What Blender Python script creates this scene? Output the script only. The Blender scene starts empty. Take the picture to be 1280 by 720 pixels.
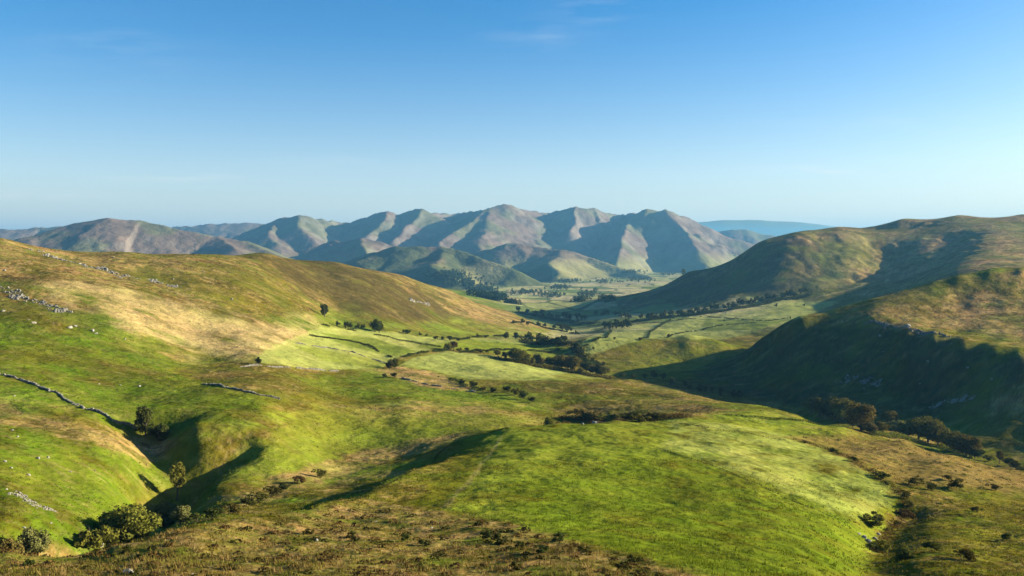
import bpy, bmesh, math, random
import numpy as np
from mathutils import Vector, Matrix, Euler

# ------------------------------------------------------------------ camera, sky, sun, exposure
scene = bpy.context.scene
FPX = 1000.0                      # focal length in pixels of a 1280 wide picture
PITCH = math.atan(50.0 / FPX)     # looking slightly down: the true horizon lies at row 310
cam_data = bpy.data.cameras.new("camera")
cam_data.sensor_width = 36.0
cam_data.lens = 36.0 * FPX / 1280.0
cam_data.clip_start = 0.5
cam_data.clip_end = 120000.0
cam = bpy.data.objects.new("camera", cam_data)
scene.collection.objects.link(cam)
cam.location = (0, 0, 0)
cam.rotation_euler = (math.radians(90) - PITCH, 0, 0)
scene.camera = cam

SUN_EL = math.radians(15.5)
SUN_AZ = math.radians(81.0)       # clockwise from +Y (the view direction) towards +X
world = bpy.data.worlds.new("World")
scene.world = world
world.use_nodes = True
wt = world.node_tree
for n in list(wt.nodes):
    wt.nodes.remove(n)
w_out = wt.nodes.new("ShaderNodeOutputWorld")
w_bg = wt.nodes.new("ShaderNodeBackground")
w_sky = wt.nodes.new("ShaderNodeTexSky")
w_sky.sky_type = 'NISHITA'
w_sky.sun_disc = False
w_sky.sun_elevation = SUN_EL
w_sky.sun_rotation = SUN_AZ
w_sky.altitude = 300
w_sky.air_density = 1.0
w_sky.dust_density = 1.6
w_sky.ozone_density = 2.2
w_bg.inputs['Strength'].default_value = 0.056
# a few faint wisps of cirrus, by direction on the sky dome
w_geo = wt.nodes.new("ShaderNodeTexCoord")
w_sep = wt.nodes.new("ShaderNodeSeparateXYZ")
wt.links.new(w_geo.outputs['Generated'], w_sep.inputs[0])
def wmath(op, a, b=None, c=None):
    n = wt.nodes.new("ShaderNodeMath"); n.operation = op
    for i, v in enumerate((a, b, c)):
        if v is None: continue
        if isinstance(v, (int, float)): n.inputs[i].default_value = v
        else: wt.links.new(v, n.inputs[i])
    return n.outputs[0]
w_u = wmath('DIVIDE', w_sep.outputs[0], wmath('MAXIMUM', w_sep.outputs[1], 0.05))
w_t = wmath('DIVIDE', w_sep.outputs[2], wmath('MAXIMUM', w_sep.outputs[1], 0.05))
w_map = wt.nodes.new("ShaderNodeCombineXYZ")
wt.links.new(wmath('MULTIPLY', w_u, 9.0), w_map.inputs[0])
wt.links.new(wmath('MULTIPLY', w_t, 60.0), w_map.inputs[1])
w_noise = wt.nodes.new("ShaderNodeTexNoise")
w_noise.inputs['Scale'].default_value = 1.0
w_noise.inputs['Detail'].default_value = 7.0
w_noise.inputs['Roughness'].default_value = 0.6
wt.links.new(w_map.outputs[0], w_noise.inputs['Vector'])
def u_of(px): return (px - 640) / FPX
def t_of(py): return math.tan(math.atan((360 - py) / FPX) - PITCH)
cloud_sum = None
for (px, py, ru, rt, amp) in ((672, 46, .055, .016, .14), (212, 222, .07, .005, .7), (1006, 213, .055, .004, 1.2),
                              (35, 245, .09, .006, .8), (150, 60, .10, .03, .10), (740, 12, .05, .02, .16), (1190, 245, .16, .010, .25),
                              (460, 205, .12, .012, .16), (1120, 155, .14, .016, .16)):
    du = wmath('DIVIDE', wmath('SUBTRACT', w_u, u_of(px)), ru)
    dt = wmath('DIVIDE', wmath('SUBTRACT', w_t, t_of(py)), rt)
    d2 = wmath('ADD', wmath('MULTIPLY', du, du), wmath('MULTIPLY', dt, dt))
    g = wmath('MULTIPLY', wmath('EXPONENT', wmath('MULTIPLY', d2, -1.0)), amp)
    cloud_sum = g if cloud_sum is None else wmath('ADD', cloud_sum, g)
w_ramp = wt.nodes.new("ShaderNodeMapRange")
w_ramp.inputs['From Min'].default_value = 0.42
w_ramp.inputs['From Max'].default_value = 0.75
wt.links.new(w_noise.outputs[0], w_ramp.inputs['Value'])
w_fac = wmath('MINIMUM', wmath('MULTIPLY', w_ramp.outputs[0], cloud_sum), 0.8)
w_hsv = wt.nodes.new("ShaderNodeHueSaturation")
w_hsv.inputs['Saturation'].default_value = 1.7
wt.links.new(w_sky.outputs[0], w_hsv.inputs['Color'])
w_mix = wt.nodes.new("ShaderNodeMixRGB")
w_mix.inputs[2].default_value = (5.2, 5.2, 5.0, 1)
wt.links.new(w_fac, w_mix.inputs[0])
w_tint = wt.nodes.new("ShaderNodeMixRGB"); w_tint.blend_type = 'MULTIPLY'; w_tint.inputs[0].default_value = 1.0
w_tint.inputs[2].default_value = (0.92, 0.94, 1.02, 1)
wt.links.new(w_hsv.outputs[0], w_tint.inputs[1])
# low-lying brightness of the air near the horizon
w_el = wmath('MULTIPLY', wmath('EXPONENT', wmath('MULTIPLY', wmath('MAXIMUM', w_sep.outputs[2], 0.0), -8.5)), 0.62)
w_hor = wt.nodes.new("ShaderNodeMixRGB"); w_hor.inputs[2].default_value = (6.3, 6.5, 6.9, 1)
wt.links.new(w_el, w_hor.inputs[0]); wt.links.new(w_tint.outputs[0], w_hor.inputs[1])
wt.links.new(w_hor.outputs[0], w_mix.inputs[1])
wt.links.new(w_mix.outputs[0], w_bg.inputs[0])
wt.links.new(w_bg.outputs[0], w_out.inputs[0])

sun_data = bpy.data.lights.new("sun", 'SUN')
sun_data.energy = 5.0
sun_data.angle = math.radians(0.5)
sun_data.color = (1.0, 0.90, 0.68)
sun = bpy.data.objects.new("sun", sun_data)
scene.collection.objects.link(sun)
sun_dir = Vector((math.sin(SUN_AZ) * math.cos(SUN_EL), math.cos(SUN_AZ) * math.cos(SUN_EL), math.sin(SUN_EL)))
sun.rotation_euler = sun_dir.to_track_quat('Z', 'Y').to_euler()

scene.view_settings.view_transform = 'Standard'
scene.view_settings.look = 'None'
scene.view_settings.exposure = 1.82
scene.view_settings.gamma = 1.0
scene.view_settings.use_curve_mapping = False
scene.cycles.max_bounces = 4
scene.cycles.diffuse_bounces = 2
scene.cycles.glossy_bounces = 1
scene.cycles.transparent_max_bounces = 4
scene.cycles.volume_bounces = 0
scene.cycles.use_denoising = True
try:
    scene.cycles.denoiser = 'OPENIMAGEDENOISE'
except Exception:
    pass

rng = np.random.default_rng(7)
random.seed(7)

# ------------------------------------------------------------------ noise
def _hash(ix, iy, seed):
    h = (ix.astype(np.int64) * 374761393 + iy.astype(np.int64) * 668265263 + seed * 974634777) & 0xFFFFFFFF
    h = ((h ^ (h >> 13)) * 1274126177) & 0xFFFFFFFF
    return (h ^ (h >> 16)) & 0xFFFFFFFF

_A = np.arange(256) * (2 * math.pi / 256)
_GX, _GY = np.cos(_A).astype(np.float32), np.sin(_A).astype(np.float32)
def perlin(x, y, seed=0):
    xf, yf = np.floor(x), np.floor(y)
    ix, iy = xf.astype(np.int64), yf.astype(np.int64)
    fx, fy = (x - xf).astype(np.float32), (y - yf).astype(np.float32)
    u = fx * fx * fx * (fx * (fx * 6 - 15) + 10)
    v = fy * fy * fy * (fy * (fy * 6 - 15) + 10)
    def g(dx, dy):
        a = _hash(ix + dx, iy + dy, seed) & 255
        return _GX[a] * (fx - dx) + _GY[a] * (fy - dy)
    n00, n10, n01, n11 = g(0, 0), g(1, 0), g(0, 1), g(1, 1)
    a = n00 + u * (n10 - n00)
    b = n01 + u * (n11 - n01)
    return (a + v * (b - a)) * 1.5

def fbm(x, y, lam, octv=4, seed=0, gain=0.5):
    s, a = 0, 1.0
    for o in range(octv):
        s = s + a * perlin(x / lam + 17.3 * o, y / lam - 9.1 * o, seed + o)
        lam *= 0.5
        a *= gain
    return s

def smooth(a, b, x):
    t = np.clip((x - a) / (b - a), 0, 1)
    return t * t * (3 - 2 * t)

# ------------------------------------------------------------------ the shape of the land
TP = math.tan(PITCH)
def tan_el(py):                   # slope (rise / distance ahead) of the ray through row py
    return np.tan(np.arctan((360.0 - np.asarray(py, float)) / FPX) - PITCH)
CP = math.cos(PITCH); SP = math.sin(PITCH)
def x_over_y(px, py):
    yc = (360.0 - np.asarray(py, float)) / FPX
    return (np.asarray(px, float) - 640.0) / FPX / (CP + yc * SP)
def world(px, py, Y):
    return np.array([x_over_y(px, py) * Y, Y, tan_el(py) * Y])
def project(x, y, z):
    d = y * CP - z * SP           # depth along the camera axis
    return 640 + FPX * x / d, 360 - FPX * (z * CP + y * SP) / d

COLS = {
 0: [(720,62),(690,75),(705,95),(692,113),(680,130),(620,163),(580,185),(500,270),(440,370),(370,520),(330,620),(295,740),(308,900),(335,1200),(343,1800),(345,2600)],
 150: [(720,62),(683,80),(703,105),(690,130),(672,145),(640,165),(600,190),(560,225),(530,260),(500,310),(460,380),(420,460),(380,560),(345,680),(314,820),(325,1000),(345,1400),(345,2600)],
 250: [(720,60),(690,72),(668,84),(656,112),(643,154),(612,198),(580,213),(555,238),(530,266),(500,312),(475,390),(445,480),(405,580),(365,680),(318,900),(328,1100),(345,1500),(345,2600)],
 330: [(720,60),(690,75),(655,100),(632,170),(600,224),(560,245),(530,280),(500,325),(470,400),(450,480),(430,560),(400,650),(365,760),(340,880),(316,1080),(328,1300),(345,1700),(347,2600)],
 420: [(720,60),(680,85),(633,130),(615,200),(597,240),(570,275),(540,310),(510,360),(490,420),(465,520),(440,620),(415,740),(390,860),(360,1000),(327,1250),(345,1600),(350,2600)],
 500: [(720,60),(670,95),(620,145),(603,170),(588,235),(573,268),(550,305),(520,350),(500,400),(480,490),(460,590),(440,700),(420,860),(400,980),(370,1150),(341,1400),(362,1800),(356,2600)],
 560: [(720,60),(660,100),(620,145),(575,220),(556,275),(548,305),(530,342),(505,400),(485,490),(462,610),(440,740),(425,900),(400,1200),(362,1500),(378,1900),(362,2600)],
 640: [(720,60),(640,115),(600,160),(560,215),(533,270),(540,310),(520,370),(500,440),(480,520),(465,620),(445,780),(430,950),(410,1300),(388,1620),(399,1900),(374,2700)],
 700: [(720,60),(640,115),(580,185),(527,285),(545,330),(520,390),(490,480),(472,560),(474,640),(460,760),(440,950),(424,1300),(411,1650),(410,1900),(395,2150),(373,2900)],
 770: [(720,60),(640,115),(580,185),(524,295),(540,350),(515,400),(490,480),(474,560),(485,640),(470,760),(440,950),(415,1350),(400,1800),(385,2300),(368,2900)],
 860: [(720,60),(640,120),(580,190),(521,300),(520,340),(500,420),(487,490),(500,580),(483,730),(463,790),(464,860),(441,940),(415,1270),(397,1560),(383,1950),(362,2300),(338,2560),(360,2900),(368,3200)],
 950: [(720,65),(640,130),(580,200),(523,310),(505,400),(522,500),(502,680),(478,735),(450,780),(424,815),(442,950),(404,1310),(388,1620),(376,1780),(350,1920),(325,2080),(302,2230),(330,2800)],
 1000: [(720,68),(640,140),(580,210),(540,280),(520,350),(537,440),(507,650),(480,690),(450,735),(420,765),(398,785),(416,930),(396,1400),(378,1710),(366,1810),(340,1930),(310,2085),(292,2220),(320,2900)],
 1050: [(720,70),(650,140),(590,205),(560,255),(535,310),(562,370),(532,450),(512,600),(485,660),(450,705),(420,740),(406,770),(384,830),(399,950),(380,1640),(352,1880),(320,2020),(283,2360),(310,3000)],
 1130: [(720,75),(670,130),(620,180),(580,240),(553,290),(580,350),(560,420),(540,500),(512,590),(480,635),(450,660),(416,685),(402,745),(364,840),(377,980),(358,1700),(332,1960),(300,2250),(272,2600),(300,3100)],
 1200: [(720,80),(670,135),(620,190),(572,275),(600,330),(575,410),(560,470),(540,520),(515,555),(490,575),(460,600),(429,622),(419,700),(400,750),(380,810),(346,860),(357,1000),(337,1500),(310,1950),(285,2300),(268,2650),(300,3100)],
 1280: [(720,85),(670,140),(620,200),(590,265),(615,320),(585,400),(560,466),(530,503),(500,530),(470,554),(442,580),(430,642),(410,710),(390,772),(366,830),(335,870),(347,1000),(332,1500),(305,1950),(285,2300),(267,2650),(300,3100)],
}
_pts = []
for px, lst in COLS.items():
    for py, Y in lst:
        _pts.append((px, py, Y))
for py, Y in COLS[0]:
    k = 1.0 if Y > 200 else 0.3
    _pts.append((-140, py - 14 * k, Y)); _pts.append((-330, py - 26 * k, Y))
for py, Y in COLS[1280]:
    k = 0.5
    _pts.append((1420, py - 10 * k, Y)); _pts.append((1610, py - 16 * k, Y))
for px in range(-300, 1600, 160):
    _pts.append((px, 960, 24)); _pts.append((px, 1260, 14))
for px, lst in {975: [(505,665),(479,712),(450,757),(422,790),(411,800)], 1090: [(512,595),(483,648),(453,683),(411,728),(395,760),(374,835)],
                1165: [(545,510),(514,572),(485,604),(455,630),(422,654),(411,722),(390,775),(355,850)],
                1240: [(535,511),(508,540),(480,562),(450,587),(436,600),(425,668),(405,726),(385,790),(357,845),(340,865)]}.items():
    for py, Y in lst: _pts.append((px, py, Y))
_pts = np.array(_pts, float)
SU = 3.4
LY0, LY1 = math.log(12.0), math.log(13500.0)
def _coords(u, lny): return np.stack([u * SU, lny], -1)
_P = _coords(x_over_y(_pts[:, 0], _pts[:, 1]), np.log(_pts[:, 2]))
_V = tan_el(_pts[:, 1])
def _ker(r): return r ** 1.6
_D = np.linalg.norm(_P[:, None] - _P[None], axis=-1)
_n = len(_P)
_A_ = np.zeros((_n + 3, _n + 3))
_A_[:_n, :_n] = _ker(_D) - np.eye(_n) * 2e-3
_A_[:_n, _n] = 1; _A_[:_n, _n + 1:] = _P
_A_[_n:, :_n] = _A_[:_n, _n:].T
_W = np.linalg.solve(_A_, np.concatenate([_V, np.zeros(3)]))
# evaluated on a coarse grid in (direction, log distance), then interpolated
CU = np.linspace(-1.2, 1.2, 240)
CL = np.linspace(LY0, math.log(3600.0), 330)
_q = _coords(*np.meshgrid(CU, CL)).reshape(-1, 2)
_res = []
for c in np.array_split(_q, 40):
    r = np.linalg.norm(c[:, None] - _P[None], axis=-1)
    _res.append(_ker(r) @ _W[:_n] + _W[_n] + c @ _W[_n + 1:])
TGRID = np.concatenate(_res).reshape(len(CL), len(CU))
def _cubw(f):
    return (-.5*f + f*f - .5*f**3, 1 - 2.5*f*f + 1.5*f**3, .5*f + 2*f*f - 1.5*f**3, -.5*f*f + .5*f**3)
def base_tan(u, lny):
    a = np.clip((u - CU[0]) / (CU[1] - CU[0]), 1, len(CU) - 2.001)
    b = np.clip((lny - CL[0]) / (CL[1] - CL[0]), 1, len(CL) - 2.001)
    ia, ib = np.floor(a).astype(int), np.floor(b).astype(int)
    ia = np.clip(ia, 1, len(CU) - 3); ib = np.clip(ib, 1, len(CL) - 3)
    wa, wb = _cubw(a - ia), _cubw(b - ib)
    s = 0
    for j in range(4):
        for i in range(4):
            s = s + wb[j] * wa[i] * TGRID[ib + j - 1, ia + i - 1]
    return s

def seg_dist(x, y, poly):
    """distance to a polyline of (x, y, z), the z beside the nearest point and the signed side"""
    best = np.full(x.shape, 1e12); zz = np.zeros(x.shape); side = np.zeros(x.shape); along = np.zeros(x.shape)
    acc = 0.0
    for a, b in zip(poly[:-1], poly[1:]):
        ex, ey = b[0] - a[0], b[1] - a[1]
        L2 = ex * ex + ey * ey + 1e-9
        s = np.clip(((x - a[0]) * ex + (y - a[1]) * ey) / L2, 0, 1)
        dx, dy = x - a[0] - s * ex, y - a[1] - s * ey
        d = dx * dx + dy * dy
        m = d < best
        best = np.where(m, d, best)
        zz = np.where(m, a[2] + s * (b[2] - a[2]), zz)
        side = np.where(m, ex * dy - ey * dx, side)
        along = np.where(m, acc + s * math.sqrt(L2), along)
        acc += math.sqrt(L2)
    return np.sqrt(best), zz, side, along

def w3(lst): return [world(*p) for p in lst]

# mountain ridges beyond the valley: (points, steepness, kind)
RIDGES = [
 ([(285,300,9600),(318,286,9000),(345,274,8500),(367,269,8300),(400,272,8600),(430,279,9000),(455,273,9400),(470,267,8700),(480,264,8500),(498,269,9200),(512,263,8700),(522,260,8500),(545,267,9400),(575,267,9900),(592,264,8900),(604,262,8300),(632,255,8500),(658,263,9100),(690,266,9900),(706,261,9100),(718,258,8800),(742,260,9000),(752,264,9600),(768,269,10000),(790,267,9100),(808,262,8400),(820,264,8500),(832,262,8300),(852,270,8500),(882,282,8500),(908,292,8500),(945,303,8500)], .60),
 ([(367,269,8300),(376,284,7900),(396,302,7500)], .46),
 ([(345,274,8500),(336,288,7800),(344,304,7300)], .50),
 ([(480,264,8500),(472,284,8000),(456,302,7500)], .60),
 ([(522,260,8500),(514,279,8100),(498,300,7500)], .60),
 ([(604,262,8300),(590,276,7800),(548,304,7000)], .55),
 ([(612,260,8350),(602,285,7500),(600,312,6700)], .40),
 ([(718,258,8800),(717,270,8500),(712,288,8000)], .8),
 ([(744,260,9000),(752,276,8600)], .8),
 ([(795,266,9000),(788,280,8100),(779,300,7300),(768,328,6600)], .66),
 ([(832,262,8300),(852,286,7800),(872,312,7100)], .60),
 ([(370,320,7400),(392,308,6900),(420,299,6500),(452,296,6400),(482,304,6400),(512,319,6300)], .55),
 ([(452,296,6400),(462,316,5900),(468,330,5500)], .5),
 ([(436,330,5700),(466,314,5100),(495,307,4750),(540,309,4800),(575,316,4700),(610,326,4550),(640,337,4450)], .46),
 ([(540,309,4800),(545,330,4300),(560,345,3900)], .40),
 ([(574,332,7000),(604,313,6500),(634,305,6100),(668,306,6100),(700,310,6000),(738,321,5900),(776,333,5700),(812,344,5500)], .44),
 ([(700,310,6000),(690,328,5400),(705,342,5000)], .42),
 ([(20,306,6200),(70,298,5800),(105,278,5500),(140,271,5500),(180,276,5600),(228,288,5600),(275,296,5600),(310,301,5500),(350,318,5300)], .36),
 ([(275,296,5600),(300,312,5100)], .42),
 ([(-300,280,9000),(-100,284,9000),(10,287,9000),(50,284,9200),(78,283,9200),(110,290,9200),(200,298,9400)], .35),
 ([(170,290,11300),(215,284,11300),(262,279,11300),(310,278,11300),(345,282,11300),(400,290,11300)], .35),
 ([(880,292,11000),(905,287,11000),(930,286,11000),(950,291,11000),(990,300,11000),(1100,300,11000),(1300,290,11000),(1500,285,11000)], .40),
]
RIDGES = [(w3(p), s) for p, s in RIDGES]
def mountain_z(x, y):
    floor = -206.0 + 5 * fbm(x, y, 900, 3, 91) - 10 * smooth(3500, 7000, y)
    n1 = fbm(x, y, 800, 3, 31); n2 = fbm(x, y, 800, 3, 32)
    rn = 1 - np.abs(fbm(x, y, 520, 4, 41)) * 1.5
    wx, wy = x + 60 * n1, y + 60 * n2
    K = 7.0
    acc = np.exp(np.clip((floor - 0) / K, -60, 60)) * 0
    best = floor.copy()
    hs = [floor]
    for poly, s in RIDGES:
        d, zr, side, along = seg_dist(wx, wy, poly)
        rel = zr + 206
        # concave flanks: steep below the crest, easing out at the foot
        drop = s * d * (1 + 0.20 * (rn - 0.6) * smooth(30, 250, d))
        h = zr + 3 - np.sqrt(drop * drop + 9.0)
        k = np.clip((h + 206) / np.maximum(rel, 30), -1, 1)
        h = h + 0.14 * np.maximum(rel, 0) * np.where(k < 0.5, 1, 0) * 0
        hs.append(h)
    H = np.stack(hs)
    m = H.max(0)
    z = m + K * np.log(np.exp((H - m) / K).sum(0))
    hgt = smooth(-200, 60, z) * (1 - .6 * smooth(-1300, -1900, x) * smooth(6600, 6000, y))
    rn2 = 1 - np.abs(fbm(x + 40 * n1, y + 40 * n2, 210, 3, 45)) * 1.6
    z = z + hgt * (8 * fbm(x, y, 330, 4, 51) + 11 * (rn - 0.6) + 11 * (rn2 - .6))
    return z

# carved gullies and raised banks: (points on the ground, half width, metres, sharper on one side)
def carve(x, y, pts, w, dz, taper=True):
    d, _, side, al = seg_dist(x, y, pts)
    return dz * np.exp(-(d / w) ** 2)
GULLIES = [
 ([(186,520,268),(200,545,236),(214,572,212),(205,600,190),(165,640,160),(95,664,142),(20,690,118)], 10, -9.0),
 ([(214,572,214),(255,566,232),(292,552,250)], 10, -5.0),
 ([(190,668,104),(250,646,124),(330,628,150),(420,599,192),(500,574,226),(548,556,258)], 9.0, -0.3),
 ([(1128,632,168),(1100,665,134),(1088,700,105),(1100,760,74)], 5.0, -3.0),
 ([(905,300,2240),(930,335,2000)], 60, -14),
 ([(1040,318,2200),(1030,345,1950)], 60, -16),
 ([(1105,322,2200),(1100,345,1900)], 60, -26),
 ([(1190,318,2200),(1170,345,1850)], 55, -16),
 ([(1085,290,2480),(1140,296,2450)], 55, -16),
 ([(400,345,1100),(420,385,890)], 40, -7),
 ([(340,335,980),(390,375,860)], 35, -6),
 ([(505,385,1090),(545,412,950)], 30, -4),
]
BUMPS = [
 ([(735,440,960),(790,430,960),(850,424,980)], 48, 17.0),
 ([(885,418,1010),(925,412,1030)], 40, 9.0),
 ([(870,440,930),(905,428,960)], 30, 8.0),
 ([(1060,406,765),(1130,414,685),(1190,427,630),(1280,441,575)], 26, 2),
 ([(215,672,76),(250,666,86),(330,654,102),(420,632,132),(500,606,170),(556,578,216)], 5, 1.0),
]
GULLIES = [(w3(p), w, d) for p, w, d in GULLIES]
BUMPS = [(w3(p), w, d) for p, w, d in BUMPS]

CLIFFS = [   # (top edge from near to far, drop on its left, width of the drop, how far it takes to even out)
 ([(205,674,73),(250,667,82),(330,655,100),(420,633,130),(500,606,170),(556,577,218),(592,548,252),(630,535,272)], 2.0, 5.0, 25.0),
 ([(205,628,165),(250,592,203),(292,556,238),(322,543,252)], 4.0, 7.0, 45.0),
]
CLIFFS = [(w3(p), D, W, R) for p, D, W, R in CLIFFS]
def cliff(x, y, pts, D, W, R):
    d, _, side, al = seg_dist(x, y, pts)
    L = sum(math.hypot(b[0]-a[0], b[1]-a[1]) for a, b in zip(pts[:-1], pts[1:]))
    d = np.where(side > 0, d, -d)
    ends = smooth(0, .25 * L, al) * (1 - smooth(.82 * L, L, al))
    return -D * ends * smooth(-.5, W, d) * (1 - smooth(W, R, d))
def height(x, y, sp=None):
    """ground level; sp = mesh spacing there, so that no noise finer than the mesh is added"""
    x = np.asarray(x, float); y = np.asarray(y, float)
    shape = x.shape
    x = x.ravel(); y = y.ravel()
    z = np.empty(x.shape)
    near = y < 3300
    far = y > 2500
    zn = zf = None
    if near.any():
        X, Y = x[near], y[near]
        h = base_tan(X / Y, np.log(np.maximum(Y, 12.5))) * Y
        wxx = X + 0.05 * Y * 0.3 * perlin(X / (0.08 * 400), Y / (0.08 * 400), 3)
        for p, w, d in GULLIES:
            h = h + carve(wxx, Y, p, w, d)
        for p, w, d in BUMPS:
            h = h + carve(wxx, Y, p, w, d)
        for p, D, W, R in CLIFFS:
            h = h + cliff(X + .9 * perlin(X / 7, Y / 7, 13), Y, p, D, W, R)
        calm = (1 - .6 * smooth(500, 700, X) * smooth(1700, 1900, Y)) * 1 - .8 * smooth(90, 160, X) * smooth(520, 600, Y) * (1 - smooth(850, 1000, Y))
        s = np.maximum(Y * 0.0021, 0.05)
        for lam, amp, sd in ((420, 7.0, 1), (190, 3.6, 2), (85, 1.9, 3), (38, .95, 4), (17, .50, 5), (8, .26, 6), (3.6, .13, 7), (1.6, .07, 8), (.7, .035, 9)):
            k = smooth(0.9 * lam, 3.5 * lam, Y) * (1 - smooth(lam / 5, lam / 2.2, s))
            if lam > 100: k = k * 0.75
            if lam > 30: k = k * calm
            m = k > 0
            if m.any():
                n = perlin(X[m] / lam, Y[m] / lam * 0.9, sd)
                h[m] += amp * k[m] * n
        z[near] = h
        zn = h
    if far.any():
        zf = mountain_z(x[far], y[far])
        if near.any():
            w = smooth(2700, 3250, y[far])
            both = near[far]
            t = np.where(both, 0.0, zf)
            tmp = np.zeros(x.shape); tmp[near] = zn
            z[far] = np.where(both, tmp[far] * (1 - w) + zf * w, zf)
        else:
            z[far] = zf
    return z.reshape(shape)
# ------------------------------------------------------------------ small helpers
def node_mat(name):
    m = bpy.data.materials.new(name); m.use_nodes = True
    nt = m.node_tree
    b = nt.nodes['Principled BSDF']
    b.inputs['Roughness'].default_value = 0.9
    b.inputs['Specular IOR Level'].default_value = 0.15
    return m, nt, b

def tag(o, label, cat, group=None, kind=None):
    o['label'] = label; o['category'] = cat
    if group: o['group'] = group
    if kind: o['kind'] = kind
    return o

def mesh_np(name, verts, faces_flat, sizes, mat, parent=None, smooth_shade=True, mat_idx=None):
    me = bpy.data.meshes.new(name)
    nv, nl, nf = len(verts), len(faces_flat), len(sizes)
    me.vertices.add(nv); me.vertices.foreach_set('co', np.asarray(verts, np.float32).ravel())
    me.loops.add(nl); me.loops.foreach_set('vertex_index', np.asarray(faces_flat, np.int32))
    starts = np.concatenate([[0], np.cumsum(sizes)[:-1]]).astype(np.int32)
    me.polygons.add(nf); me.polygons.foreach_set('loop_start', starts)
    try: me.polygons.foreach_set('loop_total', np.asarray(sizes, np.int32))
    except Exception: pass
    me.polygons.foreach_set('use_smooth', np.full(nf, smooth_shade, dtype=bool))
    mats = mat if isinstance(mat, (list, tuple)) else [mat]
    for m in mats: me.materials.append(m)
    if mat_idx is not None: me.polygons.foreach_set('material_index', np.asarray(mat_idx, np.int32))
    me.update(calc_edges=True)
    o = bpy.data.objects.new(name, me)
    scene.collection.objects.link(o)
    if parent is not None: o.parent = parent
    return o

# ------------------------------------------------------------------ terrain mesh: a fan that is as fine as the picture everywhere
NU = 1000
U = np.linspace(-1.0, 1.0, NU)
rows = []
y_ = 14.0
while y_ < 12400:
    rows.append(y_)
    y_ *= 1.0058 if y_ < 450 else 1.0050
ROWS = np.array(rows)
UU, YY = np.meshgrid(U, ROWS)
XX = UU * YY
ZZ = height(XX, YY)
PX, PY = project(XX, YY, ZZ)

# where on the ground the ray through a pixel lands
_env_cache = {}
def ground(px, py, ymin=14.0, ymax=12000.0):
    """first point of the land met by the ray through picture position (px, py)"""
    ys = ROWS[(ROWS >= ymin) & (ROWS <= ymax)]
    u = x_over_y(px, py)
    zs = height(u * ys, ys)
    t = tan_el(py) * ys
    hit = np.nonzero(zs >= t)[0]
    if len(hit) == 0:
        i = int(np.argmax(zs / ys)); Y = ys[i]; return Vector((u * Y, Y, zs[i]))
    i = hit[0]
    if i == 0: Y = ys[0]
    else:
        f0, f1 = zs[i-1] - t[i-1], zs[i] - t[i]
        Y = ys[i-1] + (ys[i] - ys[i-1]) * (-f0) / (f1 - f0 + 1e-9)
    return Vector((u * Y, Y, float(height(np.array([u * Y]), np.array([Y]))[0])))
def hz(x, y): return float(height(np.array([x]), np.array([y]))[0])

# ---- ground cover, painted as vegetation zones that lie on the land; SHADEG also deepens shade
def mix(c, col, w):
    w = w[..., None]
    return c * (1 - w) + np.asarray(col) * w
PALE   = (0.235, 0.245, 0.058)
FIELD  = (0.150, 0.172, 0.016)
VIVID  = (0.080, 0.112, 0.006)
GREEN  = (0.096, 0.124, 0.011)
OLIVE  = (0.100, 0.087, 0.008)
MOOR   = (0.105, 0.072, 0.016)
DARKM  = (0.058, 0.044, 0.012)
TAN    = (0.270, 0.175, 0.060)
STRAW  = (0.340, 0.250, 0.100)
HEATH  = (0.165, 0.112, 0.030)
SHADEG = (0.018, 0.030, 0.011)  # dark heather green, lowered further to put shade into the colour

nzA = fbm(XX, YY, 60, 3, 201); 
LOGX = UU * 26; LOGY = np.log(YY) * 26          # noise that keeps its apparent size with distance
nS = fbm(LOGX, LOGY, 5.0, 4, 211)               # large patches
nM = fbm(LOGX, LOGY, 1.6, 4, 221)
nF = fbm(LOGX, LOGY * 1.6, 0.5, 3, 231)
WPX = PX + 16 * fbm(LOGX, LOGY, 1.3, 3, 241)
WPY = PY + 5.0 * fbm(LOGX, LOGY, 1.1, 3, 251)
col = np.empty(XX.shape + (3,))
col[:] = OLIVE
col = mix(col, GREEN, smooth(-.2, .35, nS))
col = mix(col, TAN, smooth(.1, .6, nM) * .35)

def poly_mask(poly, feather, ylo=0, yhi=1e9, warp=1.0):
    xs = [p[0] for p in poly]; ys = [p[1] for p in poly]
    M = np.zeros(XX.shape)
    sel = (PX > min(xs) - 30) & (PX < max(xs) + 30) & (PY > min(ys) - 20) & (PY < max(ys) + 20) & (YY >= ylo) & (YY <= yhi)
    if not sel.any(): return M
    x = (PX + (WPX - PX) * warp)[sel]; y = (PY + (WPY - PY) * warp)[sel]
    inside = np.zeros(x.shape, bool); d2 = np.full(x.shape, 1e12)
    n = len(poly)
    for i in range(n):
        x0, y0 = poly[i]; x1, y1 = poly[(i + 1) % n]
        c = ((y0 > y) != (y1 > y))
        xi = (x1 - x0) * (y - y0) / ((y1 - y0) if abs(y1 - y0) > 1e-9 else 1e-9) + x0
        inside ^= c & (x < xi)
        ex, ey = x1 - x0, y1 - y0
        s = np.clip(((x - x0) * ex + (y - y0) * ey) / (ex * ex + ey * ey + 1e-9), 0, 1)
        dx = (x - x0 - s * ex); dy = (y - y0 - s * ey)
        d2 = np.minimum(d2, dx * dx + 4 * dy * dy)
    sd = np.where(inside, 1, -1) * np.sqrt(d2)
    M[sel] = smooth(-feather, feather, sd)
    return M
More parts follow.
